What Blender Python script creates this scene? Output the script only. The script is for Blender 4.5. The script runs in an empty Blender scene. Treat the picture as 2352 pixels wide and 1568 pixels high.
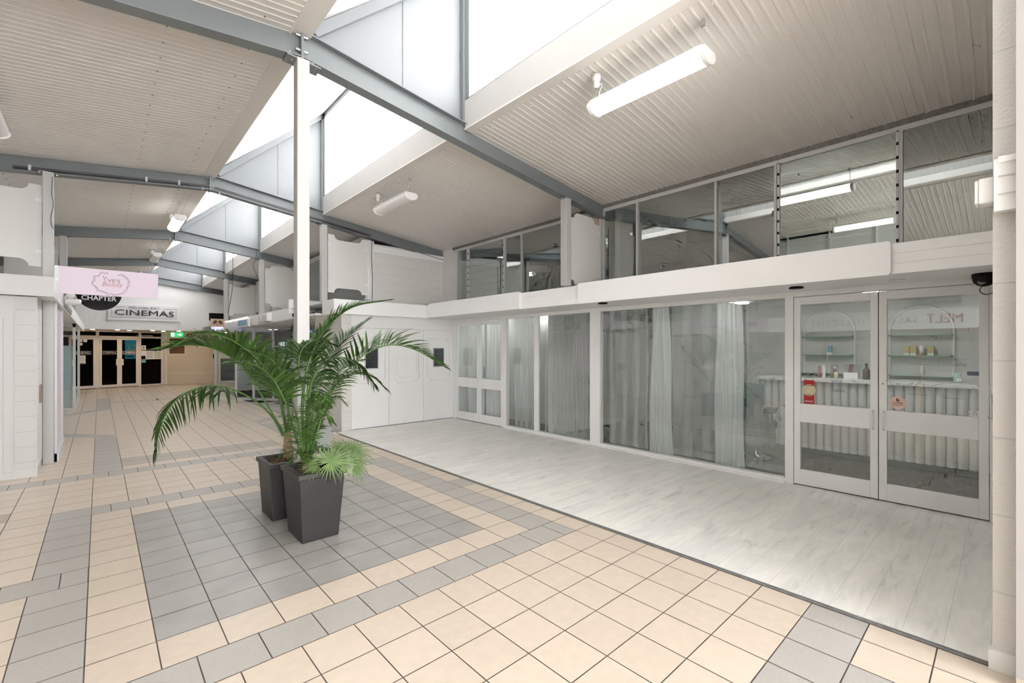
import bpy, math, random
from mathutils import Vector, Matrix
random.seed(7)
scene = bpy.context.scene
col = scene.collection

# ------------------------------------------------------------ camera, sky, exposure
CAMZ = 1.662
cd = bpy.data.cameras.new('camera'); cam = bpy.data.objects.new('camera', cd); col.objects.link(cam)
cam.location = (0, 0, CAMZ)
cam.rotation_euler = (math.pi / 2, 0, -math.atan2(0.674, 0.738))
cd.sensor_width = 36; cd.lens = 36 * 1038 / 2352; cd.shift_y = 17 / 2352; cd.clip_start = 0.02; cd.clip_end = 200
scene.camera = cam
world = bpy.data.worlds.new('overcast_sky'); scene.world = world; world.use_nodes = True
wn = world.node_tree.nodes; wb = wn['Background']
wb.inputs[0].default_value = (0.985, 0.985, 1.0, 1); wb.inputs[1].default_value = 6.0
scene.view_settings.view_transform = 'Standard'; scene.view_settings.look = 'None'
scene.view_settings.exposure = 0.93; scene.view_settings.gamma = 1.0; scene.view_settings.use_curve_mapping = False
try:
    scene.cycles.use_denoising = True
    scene.cycles.use_light_tree = False; scene.cycles.max_bounces = 7; scene.cycles.diffuse_bounces = 4; scene.cycles.glossy_bounces = 3
    scene.cycles.use_adaptive_sampling = True; scene.cycles.adaptive_threshold = 0.10; scene.cycles.adaptive_min_samples = 12
    scene.cycles.transmission_bounces = 2; scene.cycles.transparent_max_bounces = 10
    scene.cycles.sample_clamp_indirect = 6; scene.cycles.caustics_reflective = False; scene.cycles.caustics_refractive = False
except Exception:
    pass
LAMP_POWER = 4.0          # emission strength of the lit battens

# ------------------------------------------------------------ materials
def nodes(m): return m.node_tree.nodes, m.node_tree.links
def mat(name, rgb, rough=0.5, metal=0.0, noise=0.0, nscale=8.0, bump=0.0, bscale=60.0, emit=None, spec=0.5, island=0.0):
    m = bpy.data.materials.new(name); m.use_nodes = True
    N, L = nodes(m); b = N['Principled BSDF']
    c = (*rgb, 1)
    b.inputs['Base Color'].default_value = c; b.inputs['Roughness'].default_value = rough
    b.inputs['Metallic'].default_value = metal; b.inputs['Specular IOR Level'].default_value = spec
    tc = N.new('ShaderNodeTexCoord')
    if noise or island:
        last = None
        mix = N.new('ShaderNodeHueSaturation'); mix.inputs['Color'].default_value = c
        add = N.new('ShaderNodeMath'); add.operation = 'ADD'; add.inputs[0].default_value = 1.0; add.inputs[1].default_value = 0.0
        if noise:
            n = N.new('ShaderNodeTexNoise'); n.inputs['Scale'].default_value = nscale; n.inputs['Detail'].default_value = 5
            L.new(tc.outputs['Object'], n.inputs['Vector'])
            mr = N.new('ShaderNodeMapRange'); mr.inputs['From Min'].default_value = 0.3; mr.inputs['From Max'].default_value = 0.7
            mr.inputs['To Min'].default_value = 1 - noise; mr.inputs['To Max'].default_value = 1 + noise
            L.new(n.outputs['Fac'], mr.inputs['Value']); L.new(mr.outputs[0], add.inputs[0])
        if island:
            g = N.new('ShaderNodeNewGeometry')
            mr2 = N.new('ShaderNodeMapRange'); mr2.inputs['To Min'].default_value = -island; mr2.inputs['To Max'].default_value = island
            L.new(g.outputs['Random Per Island'], mr2.inputs['Value']); L.new(mr2.outputs[0], add.inputs[1])
        L.new(add.outputs[0], mix.inputs['Value']); L.new(mix.outputs[0], b.inputs['Base Color'])
    if bump:
        n2 = N.new('ShaderNodeTexNoise'); n2.inputs['Scale'].default_value = bscale; n2.inputs['Detail'].default_value = 3
        L.new(tc.outputs['Object'], n2.inputs['Vector'])
        bp = N.new('ShaderNodeBump'); bp.inputs['Strength'].default_value = bump; bp.inputs['Distance'].default_value = 0.01
        L.new(n2.outputs['Fac'], bp.inputs['Height']); L.new(bp.outputs[0], b.inputs['Normal'])
    if emit:
        b.inputs['Emission Color'].default_value = (*emit[0], 1); b.inputs['Emission Strength'].default_value = emit[1]
    return m

def glass(name, tint=(1, 1, 1), refl=0.10, rough=0.0):
    m = bpy.data.materials.new(name); m.use_nodes = True
    N, L = nodes(m); N.remove(N['Principled BSDF']); out = N['Material Output']
    t = N.new('ShaderNodeBsdfTransparent'); t.inputs[0].default_value = (*tint, 1)
    g = N.new('ShaderNodeBsdfGlossy'); g.inputs['Roughness'].default_value = rough; g.inputs[0].default_value = (0.95, 1, 0.98, 1)
    ge = N.new('ShaderNodeNewGeometry'); dt = N.new('ShaderNodeVectorMath'); dt.operation = 'DOT_PRODUCT'
    L.new(ge.outputs['Incoming'], dt.inputs[0]); L.new(ge.outputs['Normal'], dt.inputs[1])
    ab = N.new('ShaderNodeMath'); ab.operation = 'ABSOLUTE'; L.new(dt.outputs['Value'], ab.inputs[0])
    iv = N.new('ShaderNodeMath'); iv.operation = 'SUBTRACT'; iv.inputs[0].default_value = 1.0; L.new(ab.outputs[0], iv.inputs[1])
    lw = N.new('ShaderNodeMath'); lw.operation = 'POWER'; lw.inputs[1].default_value = 4.0; L.new(iv.outputs[0], lw.inputs[0])
    ad = N.new('ShaderNodeMath'); ad.operation = 'MULTIPLY_ADD'; ad.inputs[1].default_value = 0.9; ad.inputs[2].default_value = refl; ad.use_clamp = True
    mx = N.new('ShaderNodeMixShader')
    L.new(lw.outputs[0], ad.inputs[0]); L.new(ad.outputs[0], mx.inputs[0]); L.new(t.outputs[0], mx.inputs[1]); L.new(g.outputs[0], mx.inputs[2])
    L.new(mx.outputs[0], out.inputs[0])
    return m

def sheer(name, rgb, opac):
    m = bpy.data.materials.new(name); m.use_nodes = True
    N, L = nodes(m); N.remove(N['Principled BSDF']); out = N['Material Output']
    t = N.new('ShaderNodeBsdfTransparent'); d = N.new('ShaderNodeBsdfDiffuse'); d.inputs[0].default_value = (*rgb, 1)
    tr = N.new('ShaderNodeBsdfTranslucent'); tr.inputs[0].default_value = (*rgb, 1)
    m1 = N.new('ShaderNodeMixShader'); m1.inputs[0].default_value = 0.4
    lw = N.new('ShaderNodeLayerWeight'); lw.inputs[0].default_value = 0.35
    ad = N.new('ShaderNodeMath'); ad.operation = 'ADD'; ad.inputs[1].default_value = opac; ad.use_clamp = True
    mx = N.new('ShaderNodeMixShader')
    L.new(d.outputs[0], m1.inputs[1]); L.new(tr.outputs[0], m1.inputs[2])
    L.new(lw.outputs['Facing'], ad.inputs[0]); L.new(ad.outputs[0], mx.inputs[0])
    L.new(t.outputs[0], mx.inputs[1]); L.new(m1.outputs[0], mx.inputs[2]); L.new(mx.outputs[0], out.inputs[0])
    return m

def leafmat(name, rgb, rough=0.35):
    m = mat(name, rgb, rough, noise=0.22, nscale=9, island=0.18)
    N, L = nodes(m); b = N['Principled BSDF']; out = N['Material Output']
    tr = N.new('ShaderNodeBsdfTranslucent'); tr.inputs[0].default_value = (rgb[0] * 2.2, rgb[1] * 2.2, rgb[2] * 1.2, 1)
    mx = N.new('ShaderNodeMixShader'); mx.inputs[0].default_value = 0.16
    L.new(b.outputs[0], mx.inputs[1]); L.new(tr.outputs[0], mx.inputs[2]); L.new(mx.outputs[0], out.inputs[0])
    return m

def blockmat(name, rgb, rot):
    """painted concrete blockwork 400 x 200, drawn along the wall"""
    m = mat(name, rgb, 0.6)
    N, L = nodes(m); b = N['Principled BSDF']
    tc = N.new('ShaderNodeTexCoord'); mp = N.new('ShaderNodeMapping'); mp.inputs['Rotation'].default_value = rot
    br = N.new('ShaderNodeTexBrick'); br.inputs['Scale'].default_value = 1.0
    br.inputs['Brick Width'].default_value = 0.4; br.inputs['Row Height'].default_value = 0.197
    br.inputs['Mortar Size'].default_value = 0.005; br.inputs['Mortar Smooth'].default_value = 0.4
    c = Vector(rgb); br.inputs['Color1'].default_value = (*c, 1); br.inputs['Color2'].default_value = (*(c * 0.985), 1)
    br.inputs['Mortar'].default_value = (*(c * 0.86), 1)
    L.new(tc.outputs['Object'], mp.inputs[0]); L.new(mp.outputs[0], br.inputs['Vector']); L.new(br.outputs['Color'], b.inputs['Base Color'])
    n2 = N.new('ShaderNodeTexNoise'); n2.inputs['Scale'].default_value = 55; L.new(tc.outputs['Object'], n2.inputs['Vector'])
    ma = N.new('ShaderNodeMath'); ma.operation = 'MULTIPLY_ADD'; ma.inputs[1].default_value = -1.2
    L.new(br.outputs['Fac'], ma.inputs[0]); L.new(n2.outputs['Fac'], ma.inputs[2])
    bp = N.new('ShaderNodeBump'); bp.inputs['Strength'].default_value = 0.5; bp.inputs['Distance'].default_value = 0.006
    L.new(ma.outputs[0], bp.inputs['Height']); L.new(bp.outputs[0], b.inputs['Normal'])
    return m

def plankmat(name):
    m = mat(name, (0.7, 0.7, 0.66), 0.38)
    N, L = nodes(m); b = N['Principled BSDF']
    tc = N.new('ShaderNodeTexCoord')
    br = N.new('ShaderNodeTexBrick'); br.inputs['Scale'].default_value = 1.0; br.offset = 0.37
    br.inputs['Brick Width'].default_value = 1.22; br.inputs['Row Height'].default_value = 0.18
    br.inputs['Mortar Size'].default_value = 0.0011; br.inputs['Mortar Smooth'].default_value = 0.1
    br.inputs['Color1'].default_value = (0.83, 0.815, 0.78, 1); br.inputs['Color2'].default_value = (0.76, 0.75, 0.725, 1)
    br.inputs['Mortar'].default_value = (0.50, 0.50, 0.47, 1)
    mp0 = N.new('ShaderNodeMapping'); mp0.inputs['Location'].default_value = (0.3, -0.06, 0)
    L.new(tc.outputs['Object'], mp0.inputs[0]); L.new(mp0.outputs[0], br.inputs['Vector'])
    mp = N.new('ShaderNodeMapping'); mp.inputs['Scale'].default_value = (1.3, 7.0, 1)
    L.new(tc.outputs['Object'], mp.inputs[0])
    n = N.new('ShaderNodeTexNoise'); n.inputs['Scale'].default_value = 1.6; n.inputs['Detail'].default_value = 9; n.inputs['Distortion'].default_value = 0.9; n.inputs['Roughness'].default_value = 0.62
    L.new(mp.outputs[0], n.inputs['Vector'])
    cr = N.new('ShaderNodeValToRGB'); e = cr.color_ramp.elements
    e[0].position = 0.30; e[0].color = (0.74, 0.74, 0.72, 1); e[1].position = 0.62; e[1].color = (1.06, 1.05, 1.03, 1)
    k = e.new(0.42); k.color = (0.94, 0.94, 0.93, 1)
    mx = N.new('ShaderNodeMix'); mx.data_type = 'RGBA'; mx.blend_type = 'MULTIPLY'; mx.inputs[0].default_value = 0.85
    L.new(n.outputs['Fac'], cr.inputs[0]); L.new(br.outputs['Color'], mx.inputs[6]); L.new(cr.outputs[0], mx.inputs[7])
    L.new(mx.outputs[2], b.inputs['Base Color'])
    return m

def marblemat(name):
    m = mat(name, (0.8, 0.8, 0.78), 0.25)
    N, L = nodes(m); b = N['Principled BSDF']; tc = N.new('ShaderNodeTexCoord')
    w = N.new('ShaderNodeTexNoise'); w.inputs['Scale'].default_value = 3; w.inputs['Detail'].default_value = 8; w.inputs['Distortion'].default_value = 2.5
    L.new(tc.outputs['Object'], w.inputs['Vector'])
    cr = N.new('ShaderNodeValToRGB'); e = cr.color_ramp.elements; e[0].position = 0.46; e[0].color = (0.85, 0.85, 0.83, 1); e[1].position = 0.54; e[1].color = (0.85, 0.85, 0.83, 1)
    k = e.new(0.5); k.color = (0.35, 0.35, 0.36, 1)
    L.new(w.outputs['Fac'], cr.inputs[0]); L.new(cr.outputs[0], b.inputs['Base Color'])
    return m

M = {}
M['cream'] = mat('cream_tile', (0.61, 0.52, 0.425), 0.33, noise=0.035, nscale=14, island=0.03, bump=0.02, bscale=220)
M['grey'] = mat('grey_tile', (0.42, 0.397, 0.365), 0.34, noise=0.05, nscale=60, island=0.035, bump=0.03, bscale=220)
M['slate'] = mat('slate_tile', (0.355, 0.343, 0.32), 0.34, noise=0.10, nscale=3.5, island=0.04, bump=0.03, bscale=220)
M['stone'] = mat('stone_tile', (0.44, 0.395, 0.33), 0.4, noise=0.06, nscale=60, island=0.03)
M['grout'] = mat('grout', (0.13, 0.11, 0.095), 0.9, noise=0.2, nscale=5)
M['plank'] = plankmat('whitewashed_plank')
M['white'] = mat('white_paint', (0.83, 0.83, 0.82), 0.45, noise=0.012, nscale=2, bump=0.03, bscale=90)
M['bright'] = mat('fascia_paint', (0.90, 0.905, 0.905), 0.4, noise=0.012, nscale=2)
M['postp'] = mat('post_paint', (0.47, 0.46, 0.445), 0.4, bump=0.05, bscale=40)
M['ceil'] = mat('ceiling_sheet', (0.75, 0.715, 0.675), 0.42, noise=0.015, nscale=0.7)
M['sky_sheet'] = mat('monitor_sheet', (0.84, 0.84, 0.83), 0.5)
M['steel'] = mat('blue_grey_steel', (0.19, 0.208, 0.215), 0.42, noise=0.02, nscale=5)
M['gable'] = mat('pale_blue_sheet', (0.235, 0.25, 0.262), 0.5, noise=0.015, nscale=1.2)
M['galv'] = mat('galvanised_bolt', (0.55, 0.56, 0.56), 0.35, metal=0.8)
M['alu'] = mat('aluminium', (0.60, 0.60, 0.59), 0.4, metal=0.1)
M['angle'] = mat('dark_angle', (0.20, 0.19, 0.18), 0.5, noise=0.2, nscale=20)
M['block_p'] = blockmat('painted_block', (0.72, 0.70, 0.67), (math.pi / 2, 0, 0))
M['block_q'] = blockmat('painted_block_side', (0.74, 0.72, 0.69), (math.pi / 2, 0, math.pi / 2))
M['sill'] = mat('sill_paint', (0.56, 0.55, 0.53), 0.5, noise=0.02, nscale=2)
M['shade'] = mat('dimmed_white_paint', (0.58, 0.57, 0.555), 0.5, noise=0.015, nscale=2)  # darker copy of the white paint, offsets strong light on the left side
M['block_l'] = blockmat('dimmed_painted_block', (0.58, 0.57, 0.555), (math.pi / 2, 0, 0)); M['block_l'].node_tree.nodes['Brick Texture'].inputs['Brick Width'].default_value = 4.1  # painted block darkened in colour to offset light from behind
M['panel'] = mat('melamine_panel', (0.70, 0.685, 0.655), 0.4)
M['glass'] = glass('shop_glass', (0.88, 0.91, 0.90), 0.13)
M['glass_up'] = glass('upper_glass', (0.80, 0.84, 0.82), 0.30)
M['pane'] = sheer('clerestory_pane', (1.0, 1.0, 1.0), 0.10)
M['shelf_glass'] = glass('shelf_glass', (0.55, 0.80, 0.72), 0.05)
M['frost'] = mat('frosted_film', (0.52, 0.66, 0.69), 0.35, noise=0.02, nscale=3)
M['sheer'] = sheer('sheer_voile', (0.95, 0.97, 0.97), 0.20)
M['sheer2'] = sheer('gathered_voile', (0.96, 0.98, 0.98), 0.75)
M['pot'] = mat('charcoal_plastic', (0.030, 0.029, 0.029), 0.42, noise=0.12, nscale=4, bump=0.04, bscale=150)
M['potg'] = mat('grey_green_plastic', (0.36, 0.40, 0.37), 0.4)
M['soil'] = mat('coir_soil', (0.10, 0.055, 0.03), 0.95, noise=0.5, nscale=60, bump=0.8, bscale=90)
M['bark'] = mat('palm_bark', (0.30, 0.21, 0.13), 0.9, noise=0.35, nscale=30, bump=0.6, bscale=70)
M['leaf'] = leafmat('palm_leaf', (0.045, 0.105, 0.016))
M['leafd'] = leafmat('palm_leaf_dark', (0.024, 0.06, 0.012))
M['leafl'] = leafmat('fan_leaf', (0.13, 0.21, 0.07), 0.45)
M['vision'] = mat('dark_vision_glass', (0.035, 0.038, 0.045), 0.2)
M['stem'] = mat('palm_stem', (0.07, 0.15, 0.03), 0.4, noise=0.2, nscale=12)
M['lamp'] = mat('lit_diffuser', (0.9, 0.9, 0.9), 0.4, emit=((1.0, 1.0, 0.97), LAMP_POWER))
M['lampoff'] = mat('opal_diffuser', (0.86, 0.84, 0.83), 0.35)
M['plastic'] = mat('white_plastic', (0.82, 0.81, 0.79), 0.35)
M['black'] = mat('black_plastic', (0.010, 0.010, 0.011), 0.5, spec=0.2)
M['wire'] = mat('dark_cable', (0.06, 0.06, 0.065), 0.5)
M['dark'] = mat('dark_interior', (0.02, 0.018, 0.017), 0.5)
M['room'] = mat('salon_wall', (0.62, 0.62, 0.60), 0.6)
M['upper'] = mat('upper_room_wall', (0.55, 0.555, 0.53), 0.7)
M['dfloor'] = mat('salon_floor', (0.15, 0.14, 0.125), 0.45, noise=0.15, nscale=6)
M['flute'] = mat('fluted_panel', (0.78, 0.775, 0.75), 0.45)
M['marble'] = marblemat('marble_top')
M['pink'] = mat('lilac_board', (0.70, 0.60, 0.685), 0.5)
M['mauve'] = mat('mauve_ink', (0.33, 0.22, 0.27), 0.6)
M['rose'] = mat('rose_ink', (0.45, 0.19, 0.17), 0.6)
M['jamb'] = mat('jamb_paint', (0.38, 0.36, 0.345), 0.5)
M['ink'] = mat('black_ink', (0.015, 0.02, 0.02), 0.5)
M['paper'] = mat('paper_white', (0.85, 0.84, 0.86), 0.6)
M['grey_ink'] = mat('grey_ink', (0.35, 0.35, 0.37), 0.6)
M['red'] = mat('red_enamel', (0.42, 0.015, 0.02), 0.35)
M['gold'] = mat('gold_foil', (0.62, 0.56, 0.36), 0.35, metal=0.35)
M['beige'] = mat('beige_paint', (0.66, 0.57, 0.46), 0.5, noise=0.02, nscale=2)
M['cfr'] = mat('cream_door_frame', (0.80, 0.74, 0.68), 0.4)
M['green'] = mat('exit_green', (0.02, 0.33, 0.10), 0.4, emit=((0.03, 0.5, 0.15), 0.7))
M['exitw'] = mat('exit_white', (0.85, 0.9, 0.85), 0.4, emit=((1, 1, 1), 0.8))
M['warm'] = mat('warm_downlight', (1, 0.9, 0.8), 0.4, emit=((1.0, 0.78, 0.5), 14.0))
M['panel_light'] = mat('salon_light_panel', (1, 1, 1), 0.4, emit=((1, 1, 0.97), 12.0))
M['neon'] = mat('blue_neon', (0.3, 0.3, 1), 0.3, emit=((0.22, 0.25, 1.0), 5.0))
M['fairy'] = mat('fairy_bulb', (1, 0.9, 0.8), 0.3, emit=((1.0, 0.85, 0.7), 6.0))
M['wood'] = mat('pine_board', (0.58, 0.42, 0.29), 0.5, noise=0.12, nscale=7)
M['brown'] = mat('brown_ink', (0.14, 0.07, 0.04), 0.6)
M['teal'] = mat('teal_vinyl', (0.16, 0.23, 0.235), 0.4)
M['cape'] = mat('grey_cape', (0.26, 0.27, 0.26), 0.7)
M['sky_blue'] = mat('pale_blue_box', (0.22, 0.45, 0.55), 0.5)
M['yellow'] = mat('mustard_box', (0.62, 0.50, 0.22), 0.5)
M['amber'] = mat('amber_bottle', (0.05, 0.035, 0.02), 0.25)
M['mint'] = mat('mint_plastic', (0.30, 0.55, 0.42), 0.4)
M['plaque'] = mat('plum_plaque', (0.30, 0.19, 0.18), 0.5, noise=0.1, nscale=60)
M['chrome'] = mat('steel_strip', (0.42, 0.46, 0.47), 0.25, metal=0.9)
M['skin_tag'] = mat('blush_sticker', (0.75, 0.52, 0.44), 0.5)
M['slateblue'] = mat('slate_blue_tag', (0.12, 0.15, 0.21), 0.5)
M['clear'] = glass('clear_acrylic', (0.92, 0.93, 0.95), 0.12)
M['timber'] = mat('timber_frame', (0.45, 0.33, 0.24), 0.5)
M['navy'] = mat('poster_navy', (0.02, 0.08, 0.16), 0.5)
M['aqua'] = mat('poster_aqua', (0.05, 0.35, 0.50), 0.5, emit=((0.05, 0.35, 0.5), 1.2))  # poster colours given glow to show through the dark glass
M['orange'] = mat('poster_orange', (0.60, 0.18, 0.05), 0.5, emit=((0.6, 0.18, 0.05), 1.3))
M['lime'] = mat('poster_green', (0.15, 0.4, 0.12), 0.5, emit=((0.15, 0.4, 0.12), 1.2))

for k_ in ('green', 'exitw', 'neon', 'fairy', 'aqua', 'orange', 'lime', 'warm'):
    try: M[k_].cycles.emission_sampling = 'NONE'
    except Exception: pass
# ------------------------------------------------------------ mesh helpers
class MB:
    def __init__(s): s.v = []; s.f = []; s.m = []; s.mats = []
    def mi(s, m):
        if m not in s.mats: s.mats.append(m)
        return s.mats.index(m)
    def add(s, vs, fs, m):
        k = s.mi(m); o = len(s.v); s.v += [tuple(v) for v in vs]
        for f in fs: s.f.append(tuple(i + o for i in f)); s.m.append(k)
        return s
    def box(s, x0, x1, y0, y1, z0, z1, m='white'):
        x0, x1 = sorted((x0, x1)); y0, y1 = sorted((y0, y1)); z0, z1 = sorted((z0, z1))
        s.add([(x, y, z) for z in (z0, z1) for y in (y0, y1) for x in (x0, x1)],
              [(0, 2, 3, 1), (4, 5, 7, 6), (0, 1, 5, 4), (2, 6, 7, 3), (0, 4, 6, 2), (1, 3, 7, 5)], m); return s
    def beam(s, a, b, w, h, m='white', up=(0, 0, 1)):
        a = Vector(a); b = Vector(b); t = (b - a).normalized(); u = Vector(up)
        sd = t.cross(u).normalized(); u = sd.cross(t).normalized()
        vs = [p + sd * (i * w / 2) + u * (j * h / 2) for p in (a, b) for j in (-1, 1) for i in (-1, 1)]
        s.add(vs, [(0, 1, 3, 2), (4, 6, 7, 5), (0, 4, 5, 1), (2, 3, 7, 6), (0, 2, 6, 4), (1, 5, 7, 3)], m); return s
    def prism(s, pts, ax, a, b, m='white'):
        """outline pts in the plane perpendicular to ax ('x': (y,z), 'y': (x,z), 'z': (x,y)), extruded from a to b"""
        n = len(pts)
        def P(p, t): return {'x': (t, p[0], p[1]), 'y': (p[0], t, p[1]), 'z': (p[0], p[1], t)}[ax]
        vs = [P(p, a) for p in pts] + [P(p, b) for p in pts]
        fs = [tuple(range(n))[::-1], tuple(range(n, 2 * n))] + [(i, (i + 1) % n, n + (i + 1) % n, n + i) for i in range(n)]
        s.add(vs, fs, m); return s
    def tube(s, pts, r, m='wire', n=8, cap=True):
        pts = [Vector(p) for p in pts]; rs = r if isinstance(r, (list, tuple)) else [r] * len(pts)
        up = None; vs = []
        for i, p in enumerate(pts):
            t = (pts[min(i + 1, len(pts) - 1)] - pts[max(i - 1, 0)]).normalized()
            if up is None: up = Vector((0, 0, 1)) if abs(t.z) < 0.9 else Vector((1, 0, 0))
            sd = t.cross(up).normalized(); up = sd.cross(t).normalized()
            for k in range(n):
                a = 2 * math.pi * k / n; vs.append(p + sd * math.cos(a) * rs[i] + up * math.sin(a) * rs[i])
        fs = [(i * n + k, i * n + (k + 1) % n, (i + 1) * n + (k + 1) % n, (i + 1) * n + k) for i in range(len(pts) - 1) for k in range(n)]
        if cap: fs += [tuple(range(n))[::-1], tuple(range((len(pts) - 1) * n, len(pts) * n))]
        s.add(vs, fs, m); return s
    def lathe(s, c, prof, m='white', n=20, axis='z'):
        cx, cy, cz = c; vs = []
        for r, h in prof:
            for k in range(n):
                a = 2 * math.pi * k / n; ca, sa = math.cos(a) * r, math.sin(a) * r
                vs.append({'z': (cx + ca, cy + sa, cz + h), 'x': (cx + h, cy + ca, cz + sa), 'y': (cx + ca, cy + h, cz + sa)}[axis])
        L = len(prof)
        fs = [(i * n + k, i * n + (k + 1) % n, (i + 1) * n + (k + 1) % n, (i + 1) * n + k) for i in range(L - 1) for k in range(n)]
        fs += [tuple(range(n))[::-1], tuple(range((L - 1) * n, L * n))]
        s.add(vs, fs, m); return s
    def build(s, name, parent=None, smooth=False, bevel=0.0, kind=None):
        me = bpy.data.meshes.new(name); me.from_pydata(s.v, [], s.f)
        for m in s.mats: me.materials.append(M[m])
        me.polygons.foreach_set('material_index', s.m)
        if smooth: me.polygons.foreach_set('use_smooth', [True] * len(s.f))
        me.validate(); me.update()
        o = bpy.data.objects.new(name, me); col.objects.link(o)
        if parent: o.parent = parent; o.matrix_parent_inverse = Matrix.Translation(parent.location).inverted() if parent.type == 'EMPTY' and parent.rotation_euler.z == 0 else Matrix()
        if bevel:
            b = o.modifiers.new('bevel', 'BEVEL'); b.width = bevel; b.segments = 2; b.limit_method = 'ANGLE'
        if kind: o['kind'] = kind
        return o

def tag(o, label, cat, group=None, kind=None):
    o['label'] = label; o['category'] = cat
    if group: o['group'] = group
    if kind: o['kind'] = kind
    return o
def thing(name, loc, label, cat, group=None):
    o = bpy.data.objects.new(name, None); col.objects.link(o); o.location = loc; o.empty_display_size = 0.1
    return tag(o, label, cat, group)
def struct(mb, name, parent=None, **k): return mb.build(name, parent, kind=None if parent else 'structure', **k)

def rrect(x0, x1, z0, z1, r, n=4):
    pts = []
    for cx, cz, a0 in ((x1 - r, z1 - r, 0), (x0 + r, z1 - r, 90), (x0 + r, z0 + r, 180), (x1 - r, z0 + r, 270)):
        for i in range(n + 1):
            a = math.radians(a0 + 90 * i / n); pts.append((cx + r * math.cos(a), cz + r * math.sin(a)))
    return pts

FACE = {'-x': ((0, -1, 0), (-1, 0, 0)), '+x': ((0, 1, 0), (1, 0, 0)), '-y': ((1, 0, 0), (0, -1, 0)), '+y': ((-1, 0, 0), (0, 1, 0))}
def text(s, h, loc, face, m, parent=None, name='lettering', width=None, depth=0.002, bold=0.0, shear=0.0, spacing=1.0):
    """lettering of cap height h centred at loc, turned towards face"""
    cu = bpy.data.curves.new('t', 'FONT'); cu.body = s; cu.size = 1; cu.extrude = 0.5; cu.offset = bold; cu.shear = shear; cu.space_character = spacing
    cu.resolution_u = 2
    o = bpy.data.objects.new('t', cu); col.objects.link(o)
    dg = bpy.context.evaluated_depsgraph_get(); dg.update()
    me = bpy.data.meshes.new_from_object(o.evaluated_get(dg)); bpy.data.objects.remove(o)
    vs = [v.co.copy() for v in me.vertices]
    if not vs: return None
    x0, x1 = min(v.x for v in vs), max(v.x for v in vs); y0, y1 = min(v.y for v in vs), max(v.y for v in vs)
    sy = h / (y1 - y0); sx = (width / (x1 - x0)) if width else sy
    R, Nn = (Vector(a) for a in FACE[face]); L = Vector(loc)
    for v in me.vertices:
        c = v.co; p = L + R * ((c.x - (x0 + x1) / 2) * sx) + Vector((0, 0, 1)) * ((c.y - (y0 + y1) / 2) * sy) + Nn * ((c.z + 0.5) * depth)
        if parent is not None and parent.type == 'EMPTY': p = p - parent.location
        v.co = p
    me.materials.clear(); me.materials.append(M[m])
    for p in me.polygons: p.material_index = 0
    t = bpy.data.objects.new(name, me); col.objects.link(t)
    if parent: t.parent = parent
    return t

def spline(P, n):
    P = [Vector(p) for p in P]; Q = [P[0] * 2 - P[1]] + P + [P[-1] * 2 - P[-2]]; out = []
    for i in range(n):
        u = i / (n - 1) * (len(P) - 1); k = min(int(u), len(P) - 2); t = u - k; a, b, c, d = Q[k:k + 4]
        out.append(0.5 * ((2 * b) + (c - a) * t + (2 * a - 5 * b + 4 * c - d) * t * t + (3 * b - a - 3 * c + d) * t ** 3))
    return out

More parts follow.
